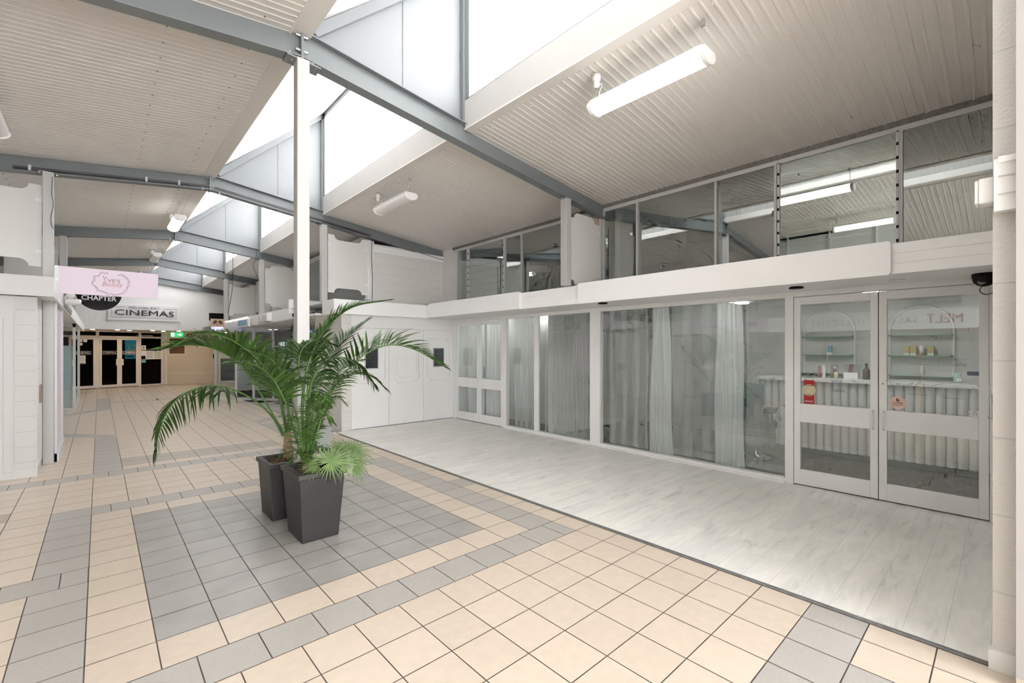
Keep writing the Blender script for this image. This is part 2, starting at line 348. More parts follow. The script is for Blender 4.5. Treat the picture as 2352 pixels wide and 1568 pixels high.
# ------------------------------------------------------------ floor
T = 0.2983
def build_floor():
    g = MB(); g.box(-5, 3.47, -6, 28, -0.06, -0.0035, 'grout')
    G = 0.0032
    xs = [0.24 + T * i for i in range(-17, 11)] + [3.44]
    xs[10 + 17] = 0.24 + T * 10
    ys = []
    y = 0.56
    while y > -6: ys.append(y); y -= 0.2995
    ys = ys[::-1] + [0.56 + 0.3 * i for i in range(1, 8)] + [2.955]
    ys += [3.257 + 0.2925 * i for i in range(0, 11)] + [6.475]
    ys = sorted(set(round(v, 4) for v in ys))
    ys = [v for i, v in enumerate(ys) if i == 0 or v - ys[i - 1] > 0.1]
    ys += [6.77, 7.065, 7.36, 7.655, 7.915, 8.205, 8.45]
    y = 8.75
    while y < 27.9: ys.append(y); y += T
    def tile(x0, x1, y0, y1, m):
        if x1 - x0 < 0.02 or y1 - y0 < 0.02: return
        g.add([(x0 + G, y0 + G, 0), (x1 - G, y0 + G, 0), (x1 - G, y1 - G, 0), (x0 + G, y1 - G, 0)], [(0, 1, 2, 3)], m)
    def inb(a, b, c): return a - 0.03 < c < b + 0.03
    def colr(x, y):
        c = lambda a, b, e, f: a < x < b and e < y < f
        if c(0.24, 2.63, 3.25, 5.9): return 'slate'
        if c(2.92, 3.23, 2.65, 6.48): return 'grey'
        if c(3.2, 3.5, 4.43, 4.74): return 'grey'
        if c(-0.36, -0.06, -7, 6.48) and not c(-0.36, -0.06, 4.45, 4.72): return 'grey'
        if c(-0.06, 0.24, 8.2, 11.35): return 'grey'
        if c(2.56, 2.93, 8.2, 11.2): return 'grey'
        if c(-0.06, 0.24, 16.6, 20.4) or c(2.56, 2.93, 16.6, 20.4): return 'grey'
        if c(0.24, 2.3, 8.45, 9.06): return 'stone'
        if c(-1.0, -0.65, 6.5, 6.8): return 'stone'
        if c(2.33, 3.5, 0.56, 0.86) or c(2.6, 2.95, -7, 0.56): return 'grey'
        return 'cream'
    for j in range(len(ys) - 1):
        y0, y1 = ys[j], ys[j + 1]; ym = (y0 + y1) / 2
        band = None
        if 2.6 < ym < 2.955: band = (-0.06, 3.225)
        elif 6.18 < ym < 6.475: band = (-0.06, 2.92)
        elif 4.43 < ym < 4.72: band = (-5, -0.06)
        elif 7.915 < ym < 8.205: band = (-5, 2.92)
        elif 18.55 < ym < 18.85: band = (0.24, 2.6)
        for i in range(len(xs) - 1):
            x0, x1 = xs[i], xs[i + 1]; xm = (x0 + x1) / 2
            if band and band[0] < xm < band[1]: continue
            tile(x0, x1, y0, y1, colr(xm, ym))
        if band:
            x = band[0]; nx = 0.24 + T / 2 + T * math.ceil((x - 0.24 - T / 2) / T + 1e-6)
            while x < band[1] - 0.01:
                e = min(nx, band[1]); tile(x, e, y0, y1, 'grey'); x = e; nx += T
    # diagonal inlays beyond the planters
    def quad(p, m='grey'): g.add([(a, b, 0.0015) for a, b in p], [(0, 1, 2, 3)], m)
    quad([(0.24, 11.2), (0.24, 11.62), (-0.75, 12.7), (-0.75, 12.25)]); quad([(2.63, 11.2), (3.7, 12.3), (3.7, 12.75), (2.63, 11.62)])
    quad([(0.24, 16.6), (-0.06, 16.8), (-0.75, 15.9), (-0.75, 15.5)]); quad([(2.63, 16.6), (3.7, 15.3), (3.7, 15.75), (2.93, 16.7)])
    return struct(g, 'floor')
build_floor()
g = MB(); g.box(3.475, 6.33, 0.05, 9.03, -0.05, 0.002, 'plank'); struct(g, 'floor')
g = MB(); g.box(3.445, 3.46, 0.0, 8.95, 0, 0.006, 'angle').box(3.46, 3.475, 0.0, 8.95, 0, 0.009, 'chrome'); struct(g, 'trim_1')
g = MB(); g.box(3.40, 3.475, 8.75, 9.03, 0, 0.004, 'white'); struct(g, 'trim_2')
g = MB(); g.box(3.47, 6.6, 9.13, 28, -.06, -.001, 'grey'); struct(g, 'floor')
g = MB(); g.box(-5, 11, -3.4, 29, -.2, -.1, 'grout'); struct(g, 'floor')  # unseen plane added under the floors to block sky light leaks

# ------------------------------------------------------------ roof
RX = 1.44; XC = 3.40
def zt(x): return 4.73 - 0.123 * abs(x - RX)
BY = [-0.25, 4.62, 9.5, 14.4, 19.3, 24.2]
Y0, Y1 = -4.2, 24.3
def ribbed(a, b, y0, y1, per=0.085, dep=0.0045, m='ceil', name='ceiling'):
    """ribbed sheet between line a and line b (x,z), ribs running down the slope"""
    g = MB(); a = Vector((a[0], 0, a[1])); b = Vector((b[0], 0, b[1])); t = (b - a).normalized()
    n = Vector((0, 1, 0)).cross(t).normalized()
    if n.z > 0: n = -n
    prof = []; y = y0
    while y < y1:
        prof += [(y, 0), (y + per * 0.62, 0), (y + per * 0.72, -dep), (y + per * 0.90, -dep)]; y += per
    prof.append((y, 0)); vs = []
    for yy, d in prof:
        for p in (a, b):
            q = p + n * (-d); vs.append((q.x, yy, q.z))
    fs = [(2 * i, 2 * i + 1, 2 * i + 3, 2 * i + 2) for i in range(len(prof) - 1)]
    g.add(vs, fs, m)
    return struct(g, name)
ribbed((-3.5, zt(-3.5) - 0.03), (1.36, zt(1.36) - 0.03), Y0, Y1)
ribbed((3.44, 4.43), (6.42, zt(6.42) - 0.03), Y0, Y1, per=0.085)
ribbed((1.47, 4.80), (3.42, 6.52), Y0, Y1, m='sky_sheet')
# outer skin keeping daylight out behind the sheets
g = MB()
g.add([(-3.6, Y0, zt(-3.6) + .1), (1.3, Y0, zt(1.3) + .1), (1.3, Y1 + 3, zt(1.3) + .1), (-3.6, Y1 + 3, zt(-3.6) + .1)], [(0, 1, 2, 3)], 'ceil')
g.add([(1.3, Y0, 4.86), (3.5, Y0, 6.72), (3.5, Y1 + .1, 6.72), (1.3, Y1 + .1, 4.86)], [(0, 1, 2, 3)], 'ceil')
g.add([(3.5, Y0, 4.6), (10.3, Y0, 4.25), (10.3, Y1 + 3, 4.25), (3.5, Y1 + 3, 4.6)], [(0, 1, 2, 3)], 'ceil')
struct(g, 'ceiling')
g = MB()
g.beam((1.345, Y0, 4.705), (1.345, Y1, 4.705), 0.02, 0.06, 'ceil'); g.beam((1.43, Y0, 4.70), (1.43, Y1, 4.70), 0.17, 0.02, 'ceil')
g.beam((1.52, Y0, 4.76), (1.52, Y1, 4.76), 0.02, 0.12, 'ceil'); struct(g, 'trim_3')
g = MB()
for sx_ in (-2.6, -1.1, .45, 1.1):
    for i in range(int((Y1 - Y0) / .30)): g.lathe((sx_, Y0 + i * .30, zt(sx_) - .045), [(.007, 0), (.007, .01)], 'angle', 6)
for sx_ in (3.6, 4.3, 5.1, 5.8, 6.3):
    for i in range(int((9.5 - Y0) / .34)): g.lathe((sx_, Y0 + i * .34, 4.43 - .123 * (sx_ - 3.44) * .93 - .013), [(.006, 0), (.006, .01)], 'plastic', 6)
struct(g, 'ceiling')
# clerestory: sill board, top purlin, mullions, panes
for k in range(-1, 5):
    a = BY[k] if k >= 0 else Y0; b = BY[k + 1] if k + 1 < len(BY) else Y1
    g = MB(); g.box(XC - 0.01, XC + 0.03, a + 0.03, b - 0.03, 4.42, 4.78, 'sill'); g.box(XC - .02, XC + .1, a + .03, b - .03, 4.405, 4.425, 'ceil'); struct(g, 'trim_4')
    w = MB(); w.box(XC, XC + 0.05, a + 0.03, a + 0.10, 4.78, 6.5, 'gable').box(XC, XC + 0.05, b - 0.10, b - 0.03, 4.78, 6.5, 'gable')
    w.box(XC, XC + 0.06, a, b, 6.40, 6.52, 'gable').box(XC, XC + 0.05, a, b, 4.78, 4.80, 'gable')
    wn_ = struct(w, 'window_1')
    for dy in (0.75, 1.65, 2.75, 3.5, 4.25):
        q = MB(); q.box(XC + 0.005, XC + 0.03, a + dy, a + dy + 0.022, 4.80, 6.42, 'bright'); q.build('mullion', wn_)
    q = MB(); q.add([(XC + .02, a, 4.79), (XC + .02, b, 4.79), (XC + .02, b, 6.45), (XC + .02, a, 6.45)], [(0, 1, 2, 3)], 'pane'); q.build('pane', wn_)

# portal frames
ORD = ['behind the viewer', 'nearest of the row, carried on the post between the palms', 'second of the row, crossing above the lilac sign post', 'third of the row, behind the lit hanging lamp', 'fourth of the row, near the cinema', 'last of the row, against the cinema wall']
def portal(k):
    y = BY[k]
    t = thing('steel_portal_beam', (RX, y, 4.5), 'blue-grey steel I-section roof beam, ' + ORD[k], 'beam', 'steel portal beams')
    for xe in (-3.45, 6.38):
        p = (RX, y, zt(RX)); e = (xe, y, zt(xe)); D = 0.27
        r = MB()
        r.beam((RX, y, zt(RX) - 0.008), (xe, y, zt(xe) - 0.008), 0.135, 0.014, 'steel')
        r.beam((RX, y, zt(RX) - D + 0.008), (xe, y, zt(xe) - D + 0.008), 0.135, 0.014, 'steel')
        r.beam((RX, y, zt(RX) - D / 2), (xe, y, zt(xe) - D / 2), 0.010, D - 0.02, 'steel')
        r.build('rafter', t)
    q = MB(); q.box(RX - 0.012, RX + 0.012, y - 0.07, y + 0.07, zt(RX) - 0.285, zt(RX) + 0.005, 'steel'); q.build('end_plate', t)
    q = MB()
    for sx in (-0.035, 0.035):
        for dz in (-0.06, -0.20):
            q.lathe((RX + sx, y - 0.045, zt(RX) + dz), [(0.012, -0.02), (0.012, 0.02)], 'galv', 6, 'x')
    for dx in (-0.11, 0.14): q.lathe((RX + dx, y - 0.04, zt(RX) - 0.30 + (0.02 if dx < 0 else 0)), [(0.016, -0.02), (0.016, 0.03)], 'galv', 6, 'z')
    q.build('bolt_set', t)
    if k == 1:
        q = MB(); q.beam((RX - 0.14, y, zt(RX) - 0.295), (RX + 0.17, y, zt(RX) - 0.315), 0.15, 0.014, 'steel'); q.build('cap_plate', t)
    if k in (2,):
        for s_, e_ in ((-0.9, 1.4), (1.5, 4.4)):
            q = MB(); q.beam((s_, y - 0.075, zt(s_) - 0.215), (e_, y - 0.075, zt(e_) - 0.215), 0.02, 0.035, 'wire'); q.build('cable_tray', t)
        for xb in (-0.75, 0.55, 0.98):
            q = MB(); q.box(xb, xb + .03, y - .095, y - .06, zt(xb) - .25, zt(xb) - .17, 'galv'); q.build('tray_clip', t)
    # gable infill of the roof monitor
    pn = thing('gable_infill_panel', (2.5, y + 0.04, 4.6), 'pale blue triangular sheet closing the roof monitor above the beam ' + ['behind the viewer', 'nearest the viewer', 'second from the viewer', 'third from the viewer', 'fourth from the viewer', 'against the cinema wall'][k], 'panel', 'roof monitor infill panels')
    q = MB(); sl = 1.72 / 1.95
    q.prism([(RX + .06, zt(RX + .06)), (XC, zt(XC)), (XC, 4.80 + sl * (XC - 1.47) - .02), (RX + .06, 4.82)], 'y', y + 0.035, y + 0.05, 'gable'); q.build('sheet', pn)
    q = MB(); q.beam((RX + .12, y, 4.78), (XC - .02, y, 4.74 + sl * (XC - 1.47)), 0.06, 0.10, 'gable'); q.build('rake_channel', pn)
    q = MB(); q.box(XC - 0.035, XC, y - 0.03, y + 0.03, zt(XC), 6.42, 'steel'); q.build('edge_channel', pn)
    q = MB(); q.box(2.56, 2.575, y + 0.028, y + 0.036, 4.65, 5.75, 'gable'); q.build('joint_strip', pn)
for k in range(6): portal(k)

# ------------------------------------------------------------ posts
def post(x, y, w, z0, z1, label, base=False):
    t = thing('steel_post', (x, y, z0), label, 'post', 'white steel posts')
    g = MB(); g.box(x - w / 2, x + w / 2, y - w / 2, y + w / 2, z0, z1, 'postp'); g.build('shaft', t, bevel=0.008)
    g = MB(); g.box(x - w / 2 - .05, x + w / 2 + .05, y - w / 2 + .01, y + w / 2 - .01, z1 - 0.012, z1, 'steel')
    g.lathe((x - w / 2 - .03, y, z1 - .03), [(0.013, 0), (0.013, 0.035)], 'galv', 6); g.lathe((x + w / 2 + .03, y, z1 - .03), [(0.013, 0), (0.013, 0.035)], 'galv', 6)
    g.build('cap_plate', t)
    return t
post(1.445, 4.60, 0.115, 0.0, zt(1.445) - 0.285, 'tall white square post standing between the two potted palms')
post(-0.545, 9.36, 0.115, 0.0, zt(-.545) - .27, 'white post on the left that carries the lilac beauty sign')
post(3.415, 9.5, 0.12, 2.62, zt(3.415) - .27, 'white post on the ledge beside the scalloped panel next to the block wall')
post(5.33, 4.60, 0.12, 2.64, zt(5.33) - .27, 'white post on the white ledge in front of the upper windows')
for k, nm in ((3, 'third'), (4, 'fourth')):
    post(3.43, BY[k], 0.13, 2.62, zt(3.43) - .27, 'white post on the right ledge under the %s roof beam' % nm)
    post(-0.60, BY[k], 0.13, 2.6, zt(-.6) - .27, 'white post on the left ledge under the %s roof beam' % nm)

# ------------------------------------------------------------ scalloped privacy panels
def arc(cx, cz, r, a0, a1, n=6): return [(cx + r * math.cos(math.radians(a0 + (a1 - a0) * i / n)), cz + r * math.sin(math.radians(a0 + (a1 - a0) * i / n))) for i in range(n + 1)]
def scallop(x0, x1, y, z0, z1, style, label):
    t = thing('scalloped_panel', ((x0 + x1) / 2, y, z0), label, 'panel', 'scalloped white privacy panels'); w = x1 - x0; r = 0.10; s = 0.13
    if style == 'in':   # notched inwards top and bottom
        pts = [(x0, z0), (x0 + s, z0)] + arc(x0 + s + r, z0, r, 180, 90)[1:] + arc(x1 - s - r, z0, r, 90, 0) + [(x1, z0), (x1, z1), (x1 - s, z1)]
        pts += arc(x1 - s - r, z1, r, 0, -90)[1:] + arc(x0 + s + r, z1, r, -90, -180) + [(x0, z1)]
    else:               # tabs outwards
        h = 0.09
        pts = [(x0, z0 + h), (x0 + s, z0 + h)] + arc(x0 + s + r * .9, z0 + h, r * .9, 180, 270)[1:] + arc(x1 - s - r * .9, z0 + h, r * .9, 270, 360) + [(x1, z0 + h), (x1, z1 - h), (x1 - s, z1 - h)]
        pts += arc(x1 - s - r * .9, z1 - h, r * .9, 0, 90)[1:] + arc(x0 + s + r * .9, z1 - h, r * .9, 90, 180) + [(x0, z1 - h)]
    g = MB(); g.prism(pts, 'y', y - 0.009, y + 0.009, 'panel'); g.build('board', t)
    for x in (x0 + 0.03, x1 - 0.03):
        for z in (z0 + 0.22, z1 - 0.22):
            g = MB(); g.box(x - .03, x + .03, y - .014, y - .009, z - .02, z + .02, 'plastic'); br_ = g.build('bracket', t); g = MB(); g.lathe((x, y - .017, z), [(.006, 0), (.006, .003)], 'galv', 6, 'y'); g.build('screw', br_)
scallop(5.42, 6.20, 4.62, 2.66, 3.82, 'out', 'white scalloped panel between the ledge post and the upper shop windows')
scallop(3.50, 4.36, 9.5, 2.84, 4.05, 'in', 'white panel with rounded notches beside the painted block wall')
scallop(3.52, 4.35, 14.4, 2.88, 4.08, 'out', 'white scalloped panel with rounded tabs under the third roof beam')
scallop(3.52, 4.35, 19.3, 2.88, 4.05, 'in', 'farthest white notched panel, under the fourth roof beam')
scallop(-1.50, -0.62, 9.5, 2.86, 4.05, 'in', 'white notched panel at the left edge above the block pier')
scallop(-1.5, -0.68, 14.4, 2.86, 4.05, 'out', 'pale panel behind the left post, under the third roof beam')

# ------------------------------------------------------------ shop front on the right (X = 6.33)
FX = 6.33
# fascia, soffit and ledge
g = MB(); g.box(5.45, 6.29, 0.05, 9.03, 2.36, 2.40, 'white'); g.box(5.42, 5.45, 0.05, 8.82, 2.355, 2.635, 'bright'); g.box(5.45, 6.3, 0.05, 9.4, 2.60, 2.63, 'white')
for z in (2.45, 2.54): g.box(5.415, 5.42, 0.06, 9.0, z, z + 0.004, 'white')
struct(g, 'trim_5')
for a, b, z0, z1 in ((0.72, 4.40, 2.345, 2.655), (5.70, 8.62, 2.355, 2.655)):
    t_ = MB(); t_.prism(rrect(a, b, z0, z1, 0.03), 'x', 5.37, 5.42, 'bright'); struct(t_, 'trim_6')
# panelled wall side fascia and its return
g = MB(); g.box(3.37, 5.47, 8.82, 8.86, 2.355, 2.64, 'bright').box(3.37, 3.41, 8.861, 9.45, 2.355, 2.64, 'white').box(3.412, 5.42, 8.862, 9.44, 2.60, 2.635, 'white').box(3.412, 5.44, 8.862, 9.03, 2.36, 2.40, 'white'); struct(g, 'trim_7')
# window wall framing
g = MB()
g.box(FX - .02, FX + .06, 0.05, 9.03, 2.30, 2.40, 'white'); g.box(FX - .035, FX - .02, 0.05, 9.03, 2.335, 2.36, 'white')
for y0, y1 in ((4.685, 4.89), (1.77, 1.86), (0.05, 0.11), (7.10, 7.20), (8.90, 9.03)): g.box(FX - .03, FX + .07, y0, y1, 0, 2.32, 'white')
for y0, y1 in ((1.86, 4.685), (4.89, 7.10)): g.box(FX - .03, FX + .07, y0, y1, 0.0, 0.055, 'white'); g.box(FX - .07, FX - .03, y0, y1, 0, 0.02, 'white')
g.box(FX - .01, FX + .03, 6.16, 6.28, 0.05, 2.31, 'white')
g.box(FX + .01, FX + .03, 0.945, 0.952, 0, 2.3, 'angle')
struct(g, 'wall_right')
def door(n, ya, yb, zt_, mats='white', handle=None, kick=True):
    """two-light door leaf in the plane X = FX, from ya (far) to yb (near)"""
    y1, y0 = max(ya, yb), min(ya, yb); x0, x1 = FX - .025, FX + .02; s = 0.068
    f = MB(); f.box(x0, x1, y0, y0 + s, 0.015, zt_, mats).box(x0, x1, y1 - s, y1, 0.015, zt_, mats)
    for a, b in ((0.015, 0.195), (0.775, 0.995), (2.20, zt_)): f.box(x0, x1, y0 + s, y1 - s, a, b, mats)
    d = struct(f, 'door_%d' % n, bevel=0.003)
    for a, b in ((0.195, 0.775), (0.995, 2.20)):
        q = MB(); q.add([(FX, y0 + s, a), (FX, y1 - s, a), (FX, y1 - s, b), (FX, y0 + s, b)], [(0, 1, 2, 3)], 'glass'); q.build('glass_pane', d)
    if handle:
        yh = handle; q = MB(); q.tube([(x0, yh, 0.98), (x0 - .035, yh, 0.97), (x0 - .045, yh, 0.93), (x0 - .045, yh, 0.83), (x0 - .035, yh, 0.79), (x0, yh, 0.78)], 0.009, 'plastic', 8); q.build('pull_handle', d, smooth=True)
    return d
d1 = door(1, 1.765, 0.953, 2.29, handle=0.995); d2 = door(2, 0.945, 0.115, 2.29, handle=0.905)
q = MB(); q.prism(rrect(0.900, 0.925, 1.26, 1.32, .01), 'x', FX - .03, FX - .025, 'plastic').box(FX - .032, FX - .03, .908, .916, 1.275, 1.29, 'black'); q.build('lock_cylinder', d2)
d3 = door(3, 8.895, 8.02, 2.29, handle=8.06); d4 = door(4, 8.01, 7.19, 2.29, handle=7.97)
for n, (a, b) in ((2, (1.86, 4.685)), (3, (4.89, 7.10))):
    f = MB(); f.box(FX - .005, FX + .015, a, a + .012, .055, 2.30, 'alu').box(FX - .005, FX + .015, b - .012, b, .055, 2.30, 'alu'); w_ = struct(f, 'window_%d' % n)
    q = MB(); q.add([(FX + .005, a, .055), (FX + .005, b, .055), (FX + .005, b, 2.30), (FX + .005, a, 2.30)], [(0, 1, 2, 3)], 'glass'); q.build('glass_pane', w_)
# decals on the doors
t = thing('award_sticker', (FX - .03, 1.61, 1.02), 'red and gold local business awards finalist sticker on the left door glass', 'sticker')
q = MB(); q.box(FX - .004, FX - .002, 1.555, 1.665, 1.00, 1.285, 'red'); q.build('red_backing', t)
q = MB(); q.lathe((FX - .006, 1.61, 1.165), [(0.072, 0), (0.072, .002)], 'gold', 32, 'x'); seal_ = q.build('gold_seal', t)
q = MB(); q.lathe((FX - .008, 1.61, 1.165), [(0.048, 0), (0.048, .002)], 'gold', 32, 'x'); q.tube([(FX - .009, 1.622, 1.135), (FX - .009, 1.62, 1.175), (FX - .009, 1.608, 1.2), (FX - .009, 1.60, 1.175), (FX - .009, 1.597, 1.135)], .0025, 'paper', 6); q.build('emblem', seal_)
text('FINALIST', .018, (FX - .006, 1.61, 1.03), '-x', 'paper', t, width=.085)
text('LOCAL BUSINESS', .011, (FX - .008, 1.61, 1.222), '-x', 'ink', seal_, width=.075); text('AWARDS', .011, (FX - .008, 1.61, 1.108), '-x', 'ink', seal_, width=.05)
t = thing('round_blush_sticker', (FX - .03, 0.79, 1.02), 'round blush pink sticker at the lower corner of the right door glass', 'sticker')
q = MB(); q.lathe((FX - .006, 0.79, 1.085), [(0.068, 0), (0.068, .002)], 'skin_tag', 32, 'x'); q.build('disc', t)
text('h', .035, (FX - .007, .79, 1.115), '-x', 'ink', t, bold=.03); text('HEXADERM', .010, (FX - .007, .79, 1.082), '-x', 'ink', t, width=.085)
text('PROFESSIONAL SKINCARE', .005, (FX - .007, .79, 1.06), '-x', 'ink', t, width=.09)
t = thing('payment_card_sticker', (FX - .03, .21, 1.0), 'small white card sign at the bottom right corner of the door glass', 'sticker')
q = MB(); q.box(FX - .006, FX - .003, .17, .255, 1.0, 1.055, 'paper'); q.build('card', t)
text('Square', .010, (FX - .007, .212, 1.045), '-x', 'ink', t)
for i, c in enumerate(('yellow', 'sky_blue', 'grey_ink')):
    q = MB(); q.box(FX - .008, FX - .006, .235 - i * .022, .248 - i * .022, 1.012, 1.020, c).box(FX - .008, FX - .006, .235 - i * .022, .248 - i * .022, 1.026, 1.032, 'mint'); q.build('card_logo', t)
q = MB(); q.prism(rrect(.18, .265, 1.40, 1.44, .006), 'x', FX - .006, FX - .003, 'slateblue'); tag(q.build('window_tag'), 'small slate blue rounded tag stuck high on the right door glass', 'tag')
for s_, y_, z_ in (('Scan to book an appointment', .63, 1.185), ('Scan to view price list', .36, 1.165)):
    o = text(s_, .010, (FX - .006, y_, z_), '-x', 'ink', None, name='window_lettering', width=.15); tag(o, 'small dark line "%s" on the right door glass' % s_, 'lettering')
o = text('Get Social With Us\nMelt Salon Collective', .030, (FX - .006, 1.31, 1.18), '-x', 'ink', None, name='window_lettering', width=.12); tag(o, 'two small dark lines low on the left door glass', 'lettering')
for s_, z_ in (('Message us on Instagram', 1.56), ('to make a booking', 1.50)):
    o = text(s_, .032, (FX - .006, .47, z_), '-x', 'grey_ink', None, name='window_lettering', width=.42, shear=.3, bold=-.01); tag(o, ['upper', 'lower'][z_ < 1.53] + ' faint handwritten line on the right door glass', 'lettering')
t = thing('push_sticker', (FX - .03, 7.83, 1.1), 'narrow vertical push sticker on the far pair of white doors', 'sticker')
q = MB(); q.box(FX - .006, FX - .003, 7.83, 7.87, 1.03, 1.25, 'cape'); strip_ = q.build('strip', t)
for i, c in enumerate('PUSH'): text(c, .03, (FX - .008, 7.85, 1.21 - i * .045), '-x', 'paper', strip_)
# brochure holder against the block pier
t = thing('brochure_holder', (5.9, .12, 1.1), 'clear acrylic brochure holder fixed to the block pier beside the doors', 'holder')
q = MB(); q.box(5.70, 5.92, .06, .064, 1.06, 1.30, 'clear').box(5.70, 5.92, .11, .113, 1.06, 1.22, 'clear').box(5.70, 5.92, .06, .113, 1.055, 1.06, 'clear'); q.build('pocket', t)
q = MB(); q.beam((5.75, .085, 1.065), (5.75, .10, 1.30), .12, .004, 'paper', up=(0, 1, 0)); q.beam((5.86, .075, 1.065), (5.86, .09, 1.26), .10, .004, 'pink', up=(0, 1, 0)); q.build('leaflet', t)
# soffit fittings
for x_, y_, wh in ((5.62, 4.12, 'nearest the far end of the raised board'), (5.80, 1.60, 'in front of the salon doors')):
    q = MB(); q.lathe((x_, y_, 2.36), [(.055, 0), (.075, -.012), (.07, -.02), (.03, -.022)], 'black', 20); tag(q.build('door_sensor', smooth=True), 'black oval sensor under the white soffit, ' + wh, 'sensor', 'black soffit sensors')
for i, (x_, y_) in enumerate(((5.85, 6.6), (5.85, 3.4), (5.85, 2.3), (5.95, .75), (5.8, 7.6))):
    q = MB(); q.lathe((x_, y_, 2.36), [(.06, 0), (.065, -.004), (.045, -.006), (.04, -.002)], 'plastic', 20); tag(q.build('recessed_downlight', smooth=True), 'flush white round soffit downlight ' + ['above the curtained window between posts', 'above the middle of the wide curtained window', 'above the near end of the wide curtained window', 'above the salon door leaf by the pier', 'above the far pair of doors'][i], 'downlight', 'soffit downlights')
# dome camera
t = thing('dome_camera', (6.05, .12, 2.36), 'black dome security camera under the soffit by the block pier', 'camera')
q = MB(); q.lathe((6.05, .14, 2.36), [(.085, 0), (.085, -.03), (.075, -.075), (.045, -.11), (.01, -.12)], 'black', 24); dome_ = q.build('dome', t, smooth=True)
q = MB(); q.lathe((5.985, .155, 2.285), [(.03, 0), (.034, .02), (.02, .05)], 'cape', 16, 'x'); q.build('lens', dome_, smooth=True)
q = MB(); q.tube(spline([(6.0, .14, 2.26), (5.98, .17, 2.20), (6.0, .13, 2.16), (6.1, .07, 2.19)], 10), .004, 'wire', 6); q.build('cable', t)

# upper windows
g = MB(); g.box(FX - .03, FX + .05, 0.03, 4.64, 4.04, 4.10, 'angle'); g.box(FX - .03, FX + .05, 4.7, 9.03, 4.04, 4.10, 'angle')
g.box(FX - .02, FX + .04, .03, 9.03, 3.985, 4.04, 'alu'); g.box(FX - .02, FX + .04, .03, 9.03, 2.60, 2.66, 'alu'); struct(g, 'trim_8')
g = MB(); g.box(FX - .06, FX + .02, 4.64, 4.70, 2.6, 4.1, 'alu').box(FX - .10, FX - .02, 4.67, 4.76, 3.75, 4.08, 'timber'); struct(g, 'trim_9')
mull = [0.05, 0.76, 1.97, 2.72, 3.96, 4.62]; mull2 = [4.72, 6.62, 7.15, 8.44, 8.84]
def upper(n, a, b, louvre):
    f = MB(); w = .014
    f.box(FX - .035, FX + .03, a + .001, a + w, 2.66, 3.985, 'alu').box(FX - .035, FX + .03, b - w, b - .001, 2.66, 3.985, 'alu')
    o = struct(f, 'window_%d' % n)
    if louvre:
        k = 9; h = 1.33 / k
        for i in range(k):
            z = 2.66 + i * h
            q = MB(); q.beam((FX + .004, a + .04, z + h / 2), (FX + .004, b - .04, z + h / 2), .005, h * 1.06, 'glass_up', up=(-.035, 0, 1)); q.build('louvre_blade', o)
        q = MB()
        for y in (a + .03, b - .03):
            q.box(FX - .02, FX + .02, y - .012, y + .012, 2.62, 4.0, 'alu')
            for i in range(k): q.box(FX - .03, FX - .015, y - .01, y + .01, 2.66 + i * h, 2.69 + i * h, 'black')
        q.build('louvre_frame', o)
    else:
        q = MB(); q.add([(FX, a, 2.62), (FX, b, 2.62), (FX, b, 4.0), (FX, a, 4.0)], [(0, 1, 2, 3)], 'glass_up'); q.build('glass_pane', o)
n = 4
for i in range(5): upper(n, mull[i], mull[i + 1], i == 1); n += 1
for i in range(4): upper(n, mull2[i], mull2[i + 1], i == 2); n += 1
# white facade return and painted block wall at the far side of the recess
g = MB(); g.box(FX, FX + .1, 8.84, 9.5, 2.4, 4.25, 'block_q'); struct(g, 'wall_right')
g = MB(); g.box(4.50, FX + .1, 9.5, 9.62, 2.4, 4.0, 'block_p'); struct(g, 'wall_back')
g = MB(); g.box(4.48, FX, 9.44, 9.5, 3.80, 3.95, 'white'); struct(g, 'trim_10')
g = MB(); g.box(4.36, 4.50, 9.47, 9.6, 2.62, 4.05, 'white'); struct(g, 'trim_11')
for i, x in enumerate((4.385, 4.41, 4.45)):
    q = MB(); q.tube(spline([(x, 9.45, 2.64), (x + .01, 9.45, 3.2), (x - .012, 9.45, 3.7), (x, 9.45, 4.05)], 12), .011 if i < 2 else .006, 'plastic' if i < 2 else 'wire', 6); tag(q.build('wall_conduit', smooth=True), ['white conduit nearest the scalloped panel by the block wall', 'second white conduit running down beside the block wall', 'thin black cable running down beside the block wall'][i], 'conduit', 'conduits beside the block wall')

# ------------------------------------------------------------ panelled wall (Y = 9.03)
PY = 9.03
g = MB(); g.box(3.60, 3.80, PY, PY + .2, 0, 2.37, 'block_p').box(3.598, 3.62, PY + .01, PY + 1.5, 0, 2.37, 'block_q').box(3.80, FX, PY, PY + .12, 2.10, 2.37, 'white').box(3.80, 3.83, PY - .012, PY, 0, 2.12, 'white').box(3.8, FX, PY - .012, PY, 2.10, 2.13, 'white')
g.box(3.83, FX, PY + .045, PY + .12, 0, 2.1, 'white'); struct(g, 'wall_back')  # solid backing added behind the doors to stop sky light leaking through
def mould(o, x0, x1, z0, z1, r=.085, b=.012):
    q = MB(); pts = [(x0 + r, z1), (x1 - r, z1)] + arc(x1, z1, r, 180, 270)[1:] + [(x1, z0 + r)] + arc(x1, z0, r, 90, 180) + [(x0 + r, z0)] + arc(x0, z0, r, 0, 90) + [(x0, z1 - r)] + arc(x0, z1, r, -90, 0)
    q.tube([(p[0], PY, p[1]) for p in pts + [pts[0]]], b * .7, 'white', 8); q.build('moulding', o, smooth=True)
